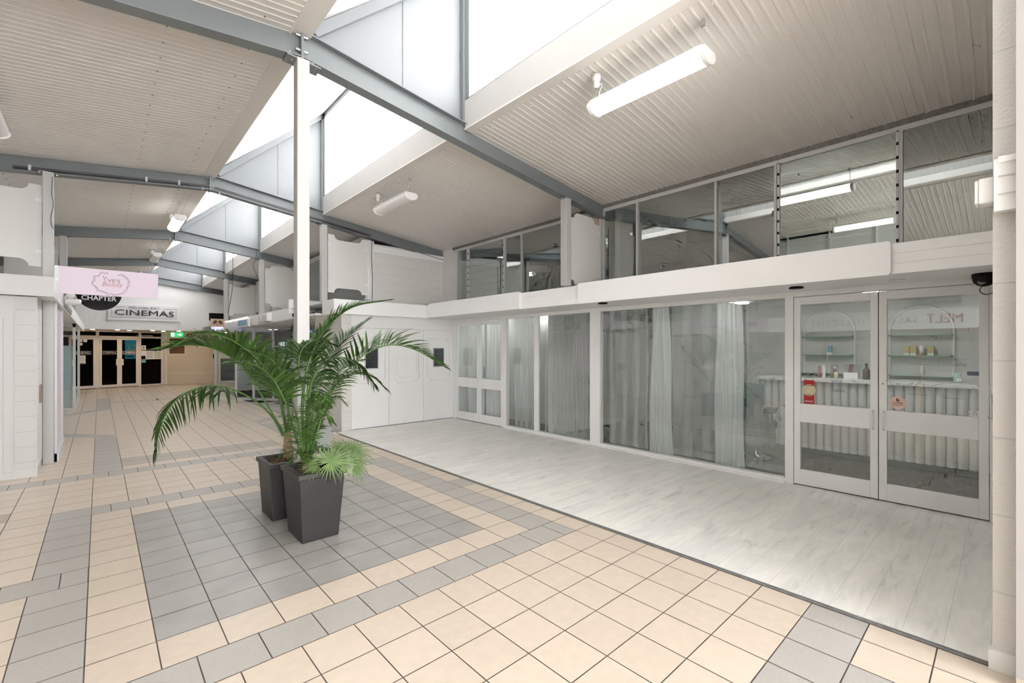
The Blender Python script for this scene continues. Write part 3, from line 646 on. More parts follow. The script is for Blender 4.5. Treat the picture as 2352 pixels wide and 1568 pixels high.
def pdoor(n, x0, x1, win):
    f = MB(); f.box(x0 + .004, x1 - .004, PY, PY + .04, .015, 2.095, 'white'); o = struct(f, 'door_%d' % n)
    c = (x0 + x1) / 2
    if win:
        mould(o, c - .31, c + .31, .94, 1.90)
        q = MB(); q.box(c - .155, c + .155, PY - .014, PY, 1.235, 1.69, 'alu').box(c - .135, c + .135, PY - .017, PY - .012, 1.255, 1.67, 'vision'); q.build('vision_panel', o)
    else:
        mould(o, c - .31, c + .31, .92, 1.90); mould(o, c - .245, c + .245, 1.03, 1.80, .07)
    q = MB(); q.lathe((x0 + .06 if n > 5 else x1 - .06, PY - .012, 1.22), [(.014, 0), (.014, .012)], 'plastic', 12, 'y'); q.build('lock', o)
    for z in (.35, 1.85):
        q = MB(); q.lathe((x1 - .006 if win else x0 + .006, PY - .004, z), [(.007, -.05), (.007, .05)], 'plastic', 8); q.build('hinge', o)
pdoor(5, 3.83, 4.64, True); pdoor(6, 4.64, 5.49, False); pdoor(7, 5.49, 6.31, True)

# ------------------------------------------------------------ block pier and near right corner
g = MB(); g.box(3.44, FX + .1, -.03, .05, 0.0, 4.3, 'block_q'); g.box(3.42, 3.47, -.03, .065, 0, .10, 'white'); struct(g, 'wall_right')
g = MB(); g.box(3.30, 3.46, -.30, -.03, 0.06, 4.4, 'jamb').box(3.44, 3.6, -6, -.3, 0, 2.4, 'jamb').box(3.28, 3.48, -1.2, -.03, 0, .06, 'stone'); g.box(3.44, 3.5, -6, -.3, 2.6, 4.4, 'room'); struct(g, 'wall_right')
g = MB(); g.box(3.36, 3.42, -1.6, .045, 2.36, 2.625, 'bright').box(3.345, 3.36, -1.6, .03, 2.60, 2.63, 'bright')
for z in (2.44, 2.53): g.box(3.352, 3.36, -1.6, .03, z, z + .006, 'room')
struct(g, 'trim_12')
t = thing('junction_box', (3.6, .10, 2.45), 'white plastic junction box stuck to the end of the near right ledge', 'box')
q = MB(); q.box(3.40, 3.52, .045, .10, 2.42, 2.55, 'plastic'); q.build('box_body', t, bevel=.006); q = MB(); q.box(3.41, 3.51, .10, .115, 2.425, 2.545, 'paper'); q.build('box_lid', t, bevel=.004)

# ------------------------------------------------------------ rooms behind the glass
g = MB(); g.box(FX + .07, 9.3, -.1, 9.4, -.05, 0, 'dfloor'); struct(g, 'floor')
g = MB(); g.box(9.2, 9.3, -.1, 9.4, 0, 2.7, 'room'); g.box(FX, 9.3, -.2, -.03, 0, 2.7, 'room'); g.box(FX + .1, 9.3, 9.03, 9.5, 0, 2.7, 'room'); g.box(FX + .1, 9.3, 5.9, 6.0, 0, 2.7, 'room'); struct(g, 'wall_right')
g = MB(); g.box(FX, 9.3, -.1, 9.4, 2.42, 2.58, 'room'); struct(g, 'ceiling')
g = MB(); g.box(10.0, 10.1, -.1, 9.6, 2.5, 4.3, 'upper'); g.box(FX + .05, 10.1, -.1, -.05, 2.5, 4.3, 'upper'); g.box(FX + .05, 10.1, 9.0, 9.6, 2.5, 4.2, 'upper'); g.box(FX + .06, 10.1, -.1, 9.5, 2.585, 2.6, 'upper'); g.box(FX + .06, 10.1, -.1, 9.5, 4.10, 4.14, 'upper'); g.box(FX + .3, 9, 4.5, 4.6, 2.6, 4.1, 'upper'); struct(g, 'wall_right')
for i, (y, x) in enumerate(((1.2, 7.6), (2.9, 7.3), (6.8, 7.4), (13.0, 5.4), (18.0, 4.3), (8.2, 6.9))):  # strips past the block wall and at the far doors added to brighten interiors
    q = MB(); q.box(x - .5 if x != 6.9 else x - .2, x + .5 if x != 6.9 else x + .2, y - .07, y + .07, 2.36 if y > 10 else 2.395, 2.38 if y > 10 else 2.42, 'panel_light'); tag(q.build('light_panel'), 'glowing white strip light on a shop ceiling, ' + ['behind the salon doors', 'behind the wide curtained window', 'behind the far curtained window', 'added to brighten the shop past the block wall', 'inside the corner glass shop', 'added to brighten the room behind the far pair of doors'][i], 'light', 'salon strip lights')
# fluted counter
t = thing('salon_counter', (8.4, 1.4, 0), 'white fluted salon counter with marble top behind the glass doors', 'counter')
q = MB(); yy = .02
while yy < 2.75:
    q.lathe((8.30, yy + .05, .1), [(.05, 0), (.05, 1.05)], 'flute', 24); yy += .105
q.box(8.30, 8.9, 0, 2.8, .1, 1.15, 'flute'); q.build('fluted_front', t)
q = MB(); q.box(8.32, 8.9, 0.02, 2.78, 0, .1, 'cape'); q.build('plinth', t)
q = MB(); q.box(8.20, 8.95, 0, 2.85, 1.15, 1.205, 'marble'); q.build('marble_top', t, bevel=.006)
# arches and glass shelves
for cy, nm in ((2.05, 'left'), (.88, 'right')):
    q = MB(); w = .36; pts = [(cy - w, 1.21), (cy + w, 1.21), (cy + w, 1.95)] + arc(cy, 1.95, w, 0, 180, 16)[1:-1] + [(cy - w, 1.95)]
    out = [(cy + w + .02, 1.21)] + [(cy + w + .02, 1.95)] + arc(cy, 1.95, w + .02, 0, 180, 16)[1:-1] + [(cy - w - .02, 1.95), (cy - w - .02, 1.21)]
    ring = MB(); m_ = [(cy + w, 1.21), (cy + w, 1.95)] + arc(cy, 1.95, w, 0, 180, 16)[1:-1] + [(cy - w, 1.95), (cy - w, 1.21)]
    q.prism(pts, 'x', 9.19, 9.2, 'cape' if nm == 'x' else 'room'); ring.tube([(9.185, p[0], p[1]) for p in m_], .016, 'flute', 6); 
    t = thing('wall_arch', (9.19, cy, 1.21), 'shallow grey arch on the salon wall holding glass shelves, seen through the %s door' % nm, 'arch', 'salon wall arches')
    q.build('arch_panel', t); ring.build('arch_rim', t)
    for z, pos in ((1.255, 'lowest'), (1.56, 'middle'), (1.87, 'top')):
        s_ = thing('glass_shelf', (9.1, cy, z), '%s glass shelf in the arch behind the %s door' % (pos, nm), 'shelf', 'salon glass shelves')
        q = MB(); q.box(9.0, 9.18, cy - w, cy + w, z - .004, z + .004, 'mint'); q.build('shelf_pane', s_)
        for e in (-1, 1):
            q = MB(); q.box(9.03, 9.08, cy + e * (w - .01) - .012, cy + e * (w - .01) + .012, z - .012, z + .01, 'cape'); q.build('shelf_clip', s_)
def boxthing(name, label, cat, x, y, z, w, h, m, cap=None):
    t = thing(name, (x, y, z), label, cat)
    q = MB(); q.box(x - .03, x + .03, y - w / 2, y + w / 2, z + (.25 * h if cap else 0), z + h, m); q.build('carton', t)
    if cap: q = MB(); q.box(x - .031, x + .031, y - w / 2 - .001, y + w / 2 + .001, z, z + .25 * h, cap); q.build('lower_band', t)
boxthing('product_box', 'pale blue and white box on the middle shelf behind the left door', 'box', 9.1, 2.02, 1.564, .07, .155, 'sky_blue', 'paper')
for i, y in enumerate((1.03, .955, .76)): boxthing('product_box', ['leftmost mustard box on the shelf behind the right door', 'second mustard box from the left behind the right door', 'mustard box right of the white tube behind the right door'][i], 'box', 9.1, y, 1.564, .066, .14, 'yellow', 'paper')
t = thing('cream_tube', (9.1, .86, 1.564), 'white cosmetic tube with coral cap between mustard boxes', 'tube'); q = MB(); q.lathe((9.1, .86, 1.564), [(.024, 0), (.026, .03)], 'rose', 14); q.build('cap', t); q = MB(); q.lathe((9.1, .86, 1.594), [(.026, 0), (.034, .11), (.03, .115)], 'paper', 14); q.build('tube_body', t, smooth=True)
t = thing('hand_spray', (9.1, .86, 1.26), 'clear white spray bottle on the lowest shelf behind the right door', 'bottle'); q = MB(); q.lathe((9.1, .86, 1.26), [(.025, 0), (.025, .1), (.012, .12), (.018, .15)], 'plastic', 14); q.build('bottle_body', t, smooth=True)
t = thing('mint_jar', (8.6, .45, 1.205), 'mint green lidded jar on the counter behind the right door', 'jar'); q = MB(); q.lathe((8.6, .45, 1.205), [(.04, 0), (.042, .02), (.042, .10), (.036, .125), (.03, .13)], 'mint', 18); q.build('jar_body', t, smooth=True); q = MB(); q.box(8.553, 8.56, .41, .46, 1.22, 1.27, 'paper'); q.build('jar_label', t)
t = thing('pump_bottle', (8.5, 1.42, 1.205), 'dark amber pump bottle on the marble counter behind the left door', 'bottle')
q = MB(); q.lathe((8.5, 1.42, 1.205), [(.042, 0), (.045, .01), (.045, .14), (.02, .17), (.02, .185)], 'amber', 20); q.build('bottle_body', t, smooth=True)
q = MB(); q.lathe((8.5, 1.42, 1.39), [(.012, 0), (.012, .035), (.02, .036), (.02, .05)], 'black', 12).box(8.44, 8.5, 1.41, 1.43, 1.425, 1.435, 'black'); q.build('pump', t)
q = MB(); q.lathe((8.5, 1.80, 1.205), [(.028, 0), (.03, .01), (.03, .10)], 'gold', 18); tag(q.build('candle_jar', smooth=True), 'small gold candle jar on the marble counter', 'candle')
q = MB(); q.box(8.47, 8.53, 1.52, 1.70, 1.205, 1.30, 'paper'); tag(q.build('card_box'), 'long white box on the marble counter beside the pump bottle', 'box')
for i in range(3):
    q = MB(); y = 1.57 + i * .055; q.beam((8.55, y, 1.205), (8.60, y - .03, 1.42), .10, .004, 'brown' if i % 2 else 'cape', up=(1, 0, .2)); tag(q.build('price_leaflet'), ['dark leaflet leaning on the counter, nearest the pump bottle', 'brown leaflet in the middle of the leaning three', 'dark leaflet of the leaning three, nearest the portrait card'][i], 'leaflet', 'leaning leaflets')
t = thing('portrait_card', (8.55, 1.83, 1.205), 'framed card with a portrait standing on the marble counter', 'card'); q = MB(); q.box(8.56, 8.565, 1.78, 1.88, 1.205, 1.42, 'cape'); q.build('card_sheet', t); q = MB(); q.lathe((8.555, 1.83, 1.37), [(.022, 0), (.022, .004)], 'skin_tag', 16, 'x').prism([(1.80, 1.24), (1.86, 1.24), (1.845, 1.34), (1.815, 1.34)], 'x', 8.555, 8.559, 'brown'); q.build('portrait', t)
for i, (y, c) in enumerate(((2.02, 'rose'), (1.96, 'plastic'))):
    q = MB(); q.lathe((8.5, y, 1.205), [(.02, 0), (.022, .01), (.022, .16), (.012, .18), (.012, .2)], c, 14); tag(q.build('cosmetic_bottle', smooth=True), ['slim rosy bottle at the far end of the marble counter', 'slim white bottle beside the rosy bottle on the counter'][i], 'bottle')
q = MB(); q.box(8.3, 8.55, 2.1, 2.35, 1.205, 1.235, 'cape').box(8.31, 8.54, 2.12, 2.34, 1.235, 1.26, 'black'); tag(q.build('magazine_stack'), 'low stack of dark magazines on the counter end', 'magazines', kind=None)
# salon chair between the curtains
t = thing('salon_chair', (7.45, 2.62, 0), 'teal vinyl salon chair draped in a grey cape behind the window', 'chair')
q = MB(); q.lathe((7.45, 2.62, 0), [(.24, 0), (.24, .02), (.04, .05), (.035, .42)], 'chrome', 20); q.build('pedestal', t, smooth=True)
q = MB(); q.prism(rrect(2.38, 2.88, .42, .56, .05), 'x', 7.22, 7.70, 'teal'); q.build('seat', t)
q = MB(); q.prism(rrect(2.42, 2.84, .78, 1.17, .06), 'x', 7.20, 7.28, 'teal'); q.build('backrest', t, bevel=.02)
for e in (2.37, 2.87): q = MB(); q.box(7.2, 7.62, e - .03, e + .03, .70, .78, 'teal').box(7.3, 7.34, e - .02, e + .02, .55, .70, 'chrome'); q.build('armrest', t, bevel=.01)
q = MB(); vs = []; nn = 26
for j in range(8):
    for i in range(nn):
        a = math.pi * (0.5 + i / (nn - 1)); f = j / 7; rr = .30 + .06 * f + .015 * math.sin(i * 1.3) * f
        vs.append((7.42 + rr * math.cos(a), 2.62 + rr * math.sin(a) * .85, .80 - .55 * f - .05 * math.sin(i * .9) * f))
q.add(vs, [(j * nn + i, j * nn + i + 1, (j + 1) * nn + i + 1, (j + 1) * nn + i) for j in range(7) for i in range(nn - 1)], 'cape'); q.build('draped_cape', t, smooth=True)

# sheer curtains
def curtain(y0, y1, x, z0, z1, per, amp, m, label, taper=0):
    g = MB(); n = max(24, int((y1 - y0) / per * 14)); vs = []; rnd = random.Random(int(y0 * 100)); ph = [rnd.uniform(-.8, .8) for _ in range(60)]
    rows = 8
    for j in range(rows + 1):
        f = j / rows; z = z0 + (z1 - z0) * f
        for i in range(n + 1):
            s = i / n; y = y0 + (y1 - y0) * s; u = (y - y0) / per
            k = int(u) % 58; d = ph[k] * (1 - (u % 1)) + ph[k + 1] * (u % 1)
            yy = y + (0.5 - s) * taper * f
            vs.append((x + amp * math.sin(2 * math.pi * u + d * 2) * (.75 + .25 * (1 - f)), yy + .012 * math.sin(7 * f + u), z))
    g.add(vs, [(j * (n + 1) + i, j * (n + 1) + i + 1, (j + 1) * (n + 1) + i + 1, (j + 1) * (n + 1) + i) for j in range(rows) for i in range(n)], m)
    c = tag(g.build('sheer_curtain', smooth=True), label, 'curtain', 'sheer white curtains')
    h = MB(); vs2 = [(v[0] - .003, v[1], v[2]) for v in vs[:n + 1]] + [(v[0] - .003, v[1], v[2] + .09) for v in vs[:n + 1]]
    h.add(vs2, [(i, i + 1, n + 2 + i, n + 1 + i) for i in range(n)], m); h.build('hem', c, smooth=True)
curtain(3.89, 4.64, 6.50, .05, 2.32, .22, .018, 'sheer', 'thin sheer curtain at the far end of the wide window')
curtain(3.45, 3.85, 6.47, .04, 2.32, .075, .028, 'sheer2', 'gathered sheer curtain left of centre in the wide window', .12)
curtain(2.62, 3.46, 6.50, .06, 2.32, .30, .014, 'sheer', 'flat sheer curtain in the middle of the wide window')
curtain(2.40, 2.80, 6.45, .02, 2.32, .08, .03, 'sheer2', 'gathered sheer curtain bunched right of centre in the wide window', .06)
curtain(1.88, 2.40, 6.52, .06, 2.32, .5, .008, 'sheer', 'flat sheer curtain at the near end of the wide window')
curtain(6.30, 7.05, 6.50, .04, 2.32, .17, .025, 'sheer', 'sheer curtain in the far part of the narrow window')
curtain(4.92, 6.14, 6.48, .04, 2.32, .10, .028, 'sheer', 'closely pleated sheer curtain in the near part of the narrow window')
curtain(7.25, 7.95, 6.50, .04, 2.32, .12, .028, 'sheer2', 'pleated curtain behind the near leaf of the far doors')
curtain(8.05, 8.65, 6.50, .04, 2.32, .12, .028, 'sheer2', 'pleated curtain behind the far leaf of the far doors')
q = MB(); q.tube([(FX + .35, 4.05, 4.0), (FX + .3, 4.05, 3.4), (FX + .3, 2.72, 3.1)], .01, 'wire')
curtain(2.66, 2.80, 6.42, 2.62, 3.95, .05, .02, 'sheer2', 'narrow white drape tied back behind the upper window mullion', .10)
# dark door and wall piece behind the far doors
g = MB(); g.box(7.2, 7.3, 6.0, 9.03, 0, 2.42, 'room'); struct(g, 'wall_right')

# ------------------------------------------------------------ left side (near shops, seen in reflections; pier and door seen directly)
g = MB(); g.box(-2.1, -2.0, -6, 8.6, 2.6, 4.4, 'upper'); g.box(-2.1, -2.0, -6, -1, 0, 2.6, 'white'); g.box(-2.1, -2.0, 7.4, 8.6, 0, 2.4, 'white'); g.box(-3.6, -3.5, -6, 27, 2.5, 4.4, 'upper')
g.box(-2.06, -1.98, -1, 7.4, 0, .12, 'timber'); g.box(-2.06, -1.98, -1, 7.4, 2.08, 2.2, 'timber')
for y in (-1, .3, 1.4, 2.3, 3.3, 4.3, 5.3, 7.3): g.box(-2.06, -1.98, y, y + .09, 0, 2.1, 'timber')
g.box(-3.5, -3.4, -1, 8.6, 0, 2.4, 'room'); g.box(-3.5, -2, -6, 8.6, 2.36, 2.4, 'white'); g.box(-3.5, -2, 4.3, 4.38, 0, 2.4, 'room'); struct(g, 'wall_left')
g = MB(); g.box(-2.0, -1.9, -6, 8.5, 2.16, 2.60, 'bright'); g.box(-3.5, -1.9, -6, 8.5, 2.58, 2.62, 'white'); struct(g, 'trim_13')
g = MB(); g.box(-3.5, -2.0, -6, 8.6, -.02, 0, 'cream'); struct(g, 'floor')
for i in range(9): 
    y = -.8 + i * 1.0
    q = MB(); q.box(-2.02, -1.96, y, y + .04, 2.6, 4.25, 'alu'); struct(q, 'trim_14')
w_ = struct(MB().box(-2.01, -2.0, -1, 8.5, 4.2, 4.26, 'alu'), 'window_20')
t = thing('beauty_fascia_sign', (-1.88, 6.0, 2.16), 'long lilac beauty salon fascia sign on the left shop, seen mirrored', 'sign')
q = MB(); q.box(-1.9, -1.885, 4.75, 7.25, 2.17, 2.6, 'pink'); q.build('board', t); text("VE'S", .15, (-1.88, 5.25, 2.40), '+x', 'ink', t); text('Beauty', .17, (-1.88, 5.75, 2.37), '+x', 'rose', t, shear=.3); text('vesbeauty.com.au', .07, (-1.88, 6.5, 2.36), '+x', 'ink', t, width=.75)
q = MB(); q.tube([(-1.875, 7.05 + .06 * math.cos(a * .7854), 2.38 + .06 * math.sin(a * .7854)) for a in range(9)], .006, 'mauve', 6).tube([(-1.875, 5.0 + .12 * math.cos(a * .5), 2.38 + .15 * math.sin(a * .5)) for a in range(13)], .006, 'mauve', 6); q.build('emblem', t)
t = thing('salon_fascia_sign', (-1.88, 2.0, 2.16), 'long white hair salon fascia sign with rosy letters, seen mirrored in the doors', 'sign')
q = MB(); q.box(-1.9, -1.885, .45, 3.95, 2.14, 2.6, 'paper'); q.build('board', t); text('MELT', .21, (-1.88, .98, 2.38), '+x', 'rose', t, width=.62); text('SALON COLLECTIVE', .15, (-1.88, 2.55, 2.36), '+x', 'rose', t, width=2.2, spacing=1.3)
t = thing('air_conditioner_grille', (-1.9, 1.1, 2.7), 'grey grid air vent above the mirrored salon sign', 'vent'); q = MB(); q.box(-2.0, -1.9, .7, 1.5, 2.75, 3.3, 'cape'); q.build('casing', t)
q = MB(); [q.box(-1.9, -1.89, .72 + i * .13, .73 + i * .13, 2.78, 3.27, 'alu') for i in range(6)]; [q.box(-1.9, -1.89, .7, 1.5, 2.8 + i * .1, 2.81 + i * .1, 'alu') for i in range(5)]; q.build('grid', t)
for k_, (a, b) in enumerate(((5.4, 7.3), (3.4, 4.3), (2.4, 3.3), (.4, 1.4))):
    q = MB(); q.box(-2.03, -2.02, a, b, 1.0, 1.12, 'pink'); 
    tag(q.build('lilac_glass_band'), ['lilac lettering band on the shelved window of the left shop', 'lilac lettering band on the left shop door, mirrored by the chair', 'lilac lettering band on the second left shop door', 'lilac lettering band on the near left window'][k_], 'lettering')
# near P wall with door, block pier
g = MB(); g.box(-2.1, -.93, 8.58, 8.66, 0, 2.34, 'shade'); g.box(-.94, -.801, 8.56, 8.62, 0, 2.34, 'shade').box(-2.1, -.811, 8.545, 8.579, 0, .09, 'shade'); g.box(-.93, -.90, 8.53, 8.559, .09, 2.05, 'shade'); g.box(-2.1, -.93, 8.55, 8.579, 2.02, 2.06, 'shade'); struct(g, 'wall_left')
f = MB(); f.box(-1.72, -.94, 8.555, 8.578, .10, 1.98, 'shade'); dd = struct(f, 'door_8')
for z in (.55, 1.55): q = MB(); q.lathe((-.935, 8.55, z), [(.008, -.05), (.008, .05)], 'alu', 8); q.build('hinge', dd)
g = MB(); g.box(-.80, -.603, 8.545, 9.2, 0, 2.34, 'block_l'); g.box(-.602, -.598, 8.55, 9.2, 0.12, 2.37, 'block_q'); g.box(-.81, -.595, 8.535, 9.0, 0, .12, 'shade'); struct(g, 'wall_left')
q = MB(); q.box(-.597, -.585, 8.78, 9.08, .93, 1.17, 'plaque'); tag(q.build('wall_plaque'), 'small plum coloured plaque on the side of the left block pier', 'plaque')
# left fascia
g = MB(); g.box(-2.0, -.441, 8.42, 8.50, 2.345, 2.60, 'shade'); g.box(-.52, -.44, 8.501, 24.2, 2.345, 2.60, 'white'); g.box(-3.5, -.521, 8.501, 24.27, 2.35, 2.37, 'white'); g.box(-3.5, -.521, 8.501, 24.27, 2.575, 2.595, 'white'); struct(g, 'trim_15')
# left shop beyond the post: poster window, recess, frosted display case
g = MB(); g.box(-.56, -.46, 9.45, 9.55, 0, 2.36, 'alu').box(-.56, -.46, 10.95, 11.02, 0, 2.36, 'alu').box(-.54, -.44, 9.45, 11.02, 0, .12, 'alu').box(-3.5, -1.6, 9.0, 26, 0, 2.36, 'room'); struct(g, 'wall_left')
q = MB(); q.box(-.50, -.49, 9.55, 10.95, .12, 2.3, 'pink'); tag(q.build('window_poster'), 'faint pinkish poster filling the narrow shop window behind the left post', 'poster')
t = thing('display_case', (-.8, 18, 0), 'tall glass display case with frosted pale blue film on the left', 'display case')
q = MB(); q.box(-1.6, -.48, 16.95, 17.0, 0, .08, 'alu').box(-.52, -.48, 17, 20.6, 0, .08, 'alu').box(-.53, -.47, 16.93, 17.0, 0, 2.36, 'alu').box(-.53, -.47, 20.5, 20.6, 0, 2.36, 'alu').box(-1.6, -.47, 16.93, 17.0, 2.25, 2.36, 'alu'); q.build('frame', t)
q = MB(); q.box(-1.58, -.54, 16.965, 16.975, .08, 1.75, 'frost'); q.build('frosted_film', t)
q = MB(); q.add([(-1.6, 16.96, .08), (-.5, 16.96, .08), (-.5, 16.96, 2.3), (-1.6, 16.96, 2.3)], [(0, 1, 2, 3)], 'glass').add([(-.5, 17, .08), (-.5, 20.5, .08), (-.5, 20.5, 2.3), (-.5, 17, 2.3)], [(0, 1, 2, 3)], 'glass'); q.build('glass_pane', t)
q = MB(); q.tube(spline([(-.95, 16.9, 2.3), (-.8, 16.88, 2.2), (-.72, 16.88, 2.05), (-.74, 16.88, 1.95)], 10), .008, 'wire'); q.build('cable', t)
# hanging lilac sign on the post
t = thing('projecting_beauty_sign', (-.46, 9.22, 2.47), 'lilac hanging beauty sign with a leafy wreath, fixed to the left post', 'sign')
q = MB(); q.box(-.475, -.43, 9.20, 9.235, 2.45, 2.86, 'alu'); q.build('mount', t)
q = MB(); q.box(-.44, .70, 9.205, 9.22, 2.465, 2.86, 'pink'); q.build('board', t)
for z in (2.85, 2.66, 2.47): q = MB(); q.lathe((-.452, 9.195, z), [(.008, 0), (.008, .008)], 'galv', 8, 'y'); q.build('screw', t)
text("VE'S", .052, (.165, 9.203, 2.70), '-y', 'mauve', t, width=.15, bold=.01); text('Beauty', .095, (.155, 9.203, 2.635), '-y', 'rose', t, width=.245, shear=.35, bold=-.012)
q = MB(); rw = random.Random(3)
for i in range(44):
    a = math.radians(100 + i * 320 / 43) ; rx, rz = .205, .165; cx, cz = .137, 2.66
    p = Vector((cx + rx * math.cos(a), 9.203, cz + rz * math.sin(a))); tn = Vector((-rx * math.sin(a), 0, rz * math.cos(a))).normalized(); nm_ = Vector((tn.z, 0, -tn.x)) * rw.choice((-1, 1))
    e = p + tn * .026 + nm_ * .022; q.tube([p, (p + e) / 2 + nm_ * .004, e], [.0015, .004, .0008], 'mauve', 5)
q.tube([(.137 + .205 * math.cos(math.radians(100 + i * 8)), 9.203, 2.66 + .165 * math.sin(math.radians(100 + i * 8))) for i in range(41)], .0016, 'mauve', 5)
q.tube([(.075, 9.203, 2.66), (.06, 9.203, 2.72), (.045, 9.203, 2.75)], .0016, 'mauve', 5).tube([(.06, 9.203, 2.70), (.08, 9.203, 2.745)], .0016, 'mauve', 5)
for c_ in ((.045, 2.755), (.08, 2.75), (.06, 2.73)): q.lathe((c_[0], 9.203, c_[1]), [(.008, -.001), (.008, .001)], 'mauve', 8, 'y')
q.build('wreath', t)
# round black sign
t = thing('round_hanging_sign', (0.0, 10.8, 2.34), 'round black sign with white capitals hanging behind the lilac sign', 'sign')
q = MB(); q.lathe((0, 10.8, 2.64), [(.30, -.02), (.30, .02)], 'black', 48, 'y'); q.build('disc', t)
q = MB(); q.tube([(0 + .302 * math.cos(i * math.pi / 24), 10.79, 2.64 + .302 * math.sin(i * math.pi / 24)) for i in range(49)], .006, 'paper', 6); q.build('rim', t)
q = MB(); q.tube([(-.44, 10.8, 2.60), (-.28, 10.8, 2.60)], .012, 'black', 8); q.build('arm', t)
text('STYLE', .075, (0, 10.778, 2.585 + .085), '-y', 'paper', t, width=.46, spacing=1.35, bold=.02); text('CHAPTER', .085, (0, 10.778, 2.555), '-y', 'paper', t, width=.46, bold=.02)
# mirrored tobacconist sign on the left fascia
t = thing('tobacconist_fascia_sign', (-.43, 11.9, 2.4), 'tobacconist fascia sign with white capitals, seen mirrored in the narrow window', 'sign')
q = MB(); q.box(-.44, -.425, 10.6, 13.2, 2.37, 2.59, 'cape'); q.build('board', t); text('NBD TOBACCONIST AND GIFTS', .12, (-.42, 11.95, 2.48), '+x', 'paper', t, width=2.2, bold=.02, depth=.01)
# security cameras on the left ledge
for i, (x, y, z) in enumerate(((-.34, 10.2, 2.52), (-.30, 10.45, 2.44))):
    t = thing('bullet_camera', (x, y, z), ['white bullet camera on the left ledge, upper of the pair', 'white bullet camera on the left ledge, lower of the pair with dark lens'][i], 'camera', 'bullet cameras')
    q = MB(); q.lathe((x, y, z), [(.03, -.12), (.05, -.10), (.05, .06), (.04, .08)], 'plastic', 16, 'x' if i else 'y'); q.build('housing', t, smooth=True)
    q = MB(); q.lathe((x + .0, y, z), [(.03, .08), (.028, .09)], 'black', 14, 'x' if i else 'y'); q.build('lens', t)
    q = MB(); q.tube([(x, y, z), (x - .06, y, z - .02), (x - .07, y, z - .06)], .015, 'plastic', 8); q.build('bracket', t)

# ------------------------------------------------------------ right side beyond the recess
g = MB(); g.box(4.6, 4.7, 10.4, 15.6, 0, .5, 'white').box(4.6, 4.7, 10.4, 10.9, 0, 2.4, 'white').box(3.62, 4.7, 10.4, 10.5, 0, 2.4, 'white').box(6.5, 6.6, 9.6, 27, 0, 4.2, 'room').box(4.6, 4.7, 13, 13.1, .5, 2.4, 'alu').box(4.6, 4.7, 11.9, 12.0, .5, 2.4, 'alu').box(4.6, 4.7, 15.5, 15.6, .5, 2.4, 'alu'); struct(g, 'wall_right')
g = MB(); g.box(3.40, 3.46, 11.7, 21, 2.38, 2.66, 'white').box(3.38, 4.25, 11.66, 11.72, 2.52, 2.86, 'bright').box(3.42, 6.5, 11.7, 21, 2.36, 2.39, 'white').box(3.42, 6.5, 9.62, 24.3, 2.62, 2.65, 'white').box(3.3, 4.6, 9.62, 11.7, 2.36, 2.4, 'white'); struct(g, 'trim_16')
f = MB(); f.box(4.62, 4.64, 10.9, 15.5, .5, 2.38, 'glass'); struct(f, 'window_21')
# upper cladding / windows on the far right ledge
g = MB(); g.box(4.40, 4.45, 9.6, 24, 2.6, 4.2, 'upper')
struct(g, 'wall_right')
for k in range(10):
    q = MB(); q.beam((4.38, 9.7, 2.72 + k * .14), (4.38, 14.2, 2.72 + k * .14), .01, .13, 'cape', up=(-.35, 0, 1)); struct(q, 'trim_17')
for y in (14.9, 16, 17.1, 18.2): struct(MB().box(4.34, 4.40, y, y + .05, 2.62, 4.1, 'alu'), 'trim_18')
# corner glass shop
t = thing('corner_shop_glazing', (3.4, 18, 0), 'corner shopfront of framed glass on the right below the wooden sign', 'shopfront')
q = MB()
for a, b in (((3.30, 20.6), (3.30, 17.0)), ((3.30, 17.0), (4.1, 15.8)), ((4.1, 15.8), (4.65, 15.75))):
    q.beam((*a, .04), (*b, .04), .07, .08, 'alu'); q.beam((*a, 2.32), (*b, 2.32), .07, .08, 'alu')
for x, y in ((3.3, 20.6), (3.3, 17), (3.68, 16.42), (4.1, 15.8)): q.box(x - .03, x + .03, y - .03, y + .03, 0, 2.36, 'alu')
q.build('frame', t)
q = MB()
for a, b in (((3.30, 20.6), (3.30, 17.0)), ((3.30, 17.0), (4.1, 15.8)), ((4.1, 15.8), (4.65, 15.75))): q.add([(*a, .08), (*b, .08), (*b, 2.28), (*a, 2.28)], [(0, 1, 2, 3)], 'glass')
q.build('glass_pane', t)
g = MB(); g.box(5.6, 5.7, 15.6, 21, 0, 2.4, 'room').box(3.3, 6.5, 20.6, 20.7, 0, 2.4, 'room').box(4.6, 6.5, 15.55, 15.6, 0, 2.4, 'room').box(3.3, 5.6, 15.6, 20.7, -.03, -.001, 'dfloor'); struct(g, 'wall_right')
for i, (y, z) in enumerate([(16.6 + .9 * a, .5 + .42 * b) for a in range(3) for b in range(4)]):
    q = MB(); q.box(5.0, 5.5, y, y + .8, z, z + .02, 'paper'); tag(q.build('display_shelf'), 'white display shelf stacked with jars inside the corner glass shop', 'shelf', 'corner shop shelves')
    for j in range(5):
        q = MB(); q.lathe((5.1, y + .08 + j * .15, z + .02), [(.035, 0), (.035, .12), (.015, .15)], ['amber', 'paper', 'mint', 'cape', 'sky_blue'][(i + j) % 5], 8); tag(q.build('shelf_jar'), 'small jar on a display shelf inside the corner glass shop', 'jar', 'corner shop jars')
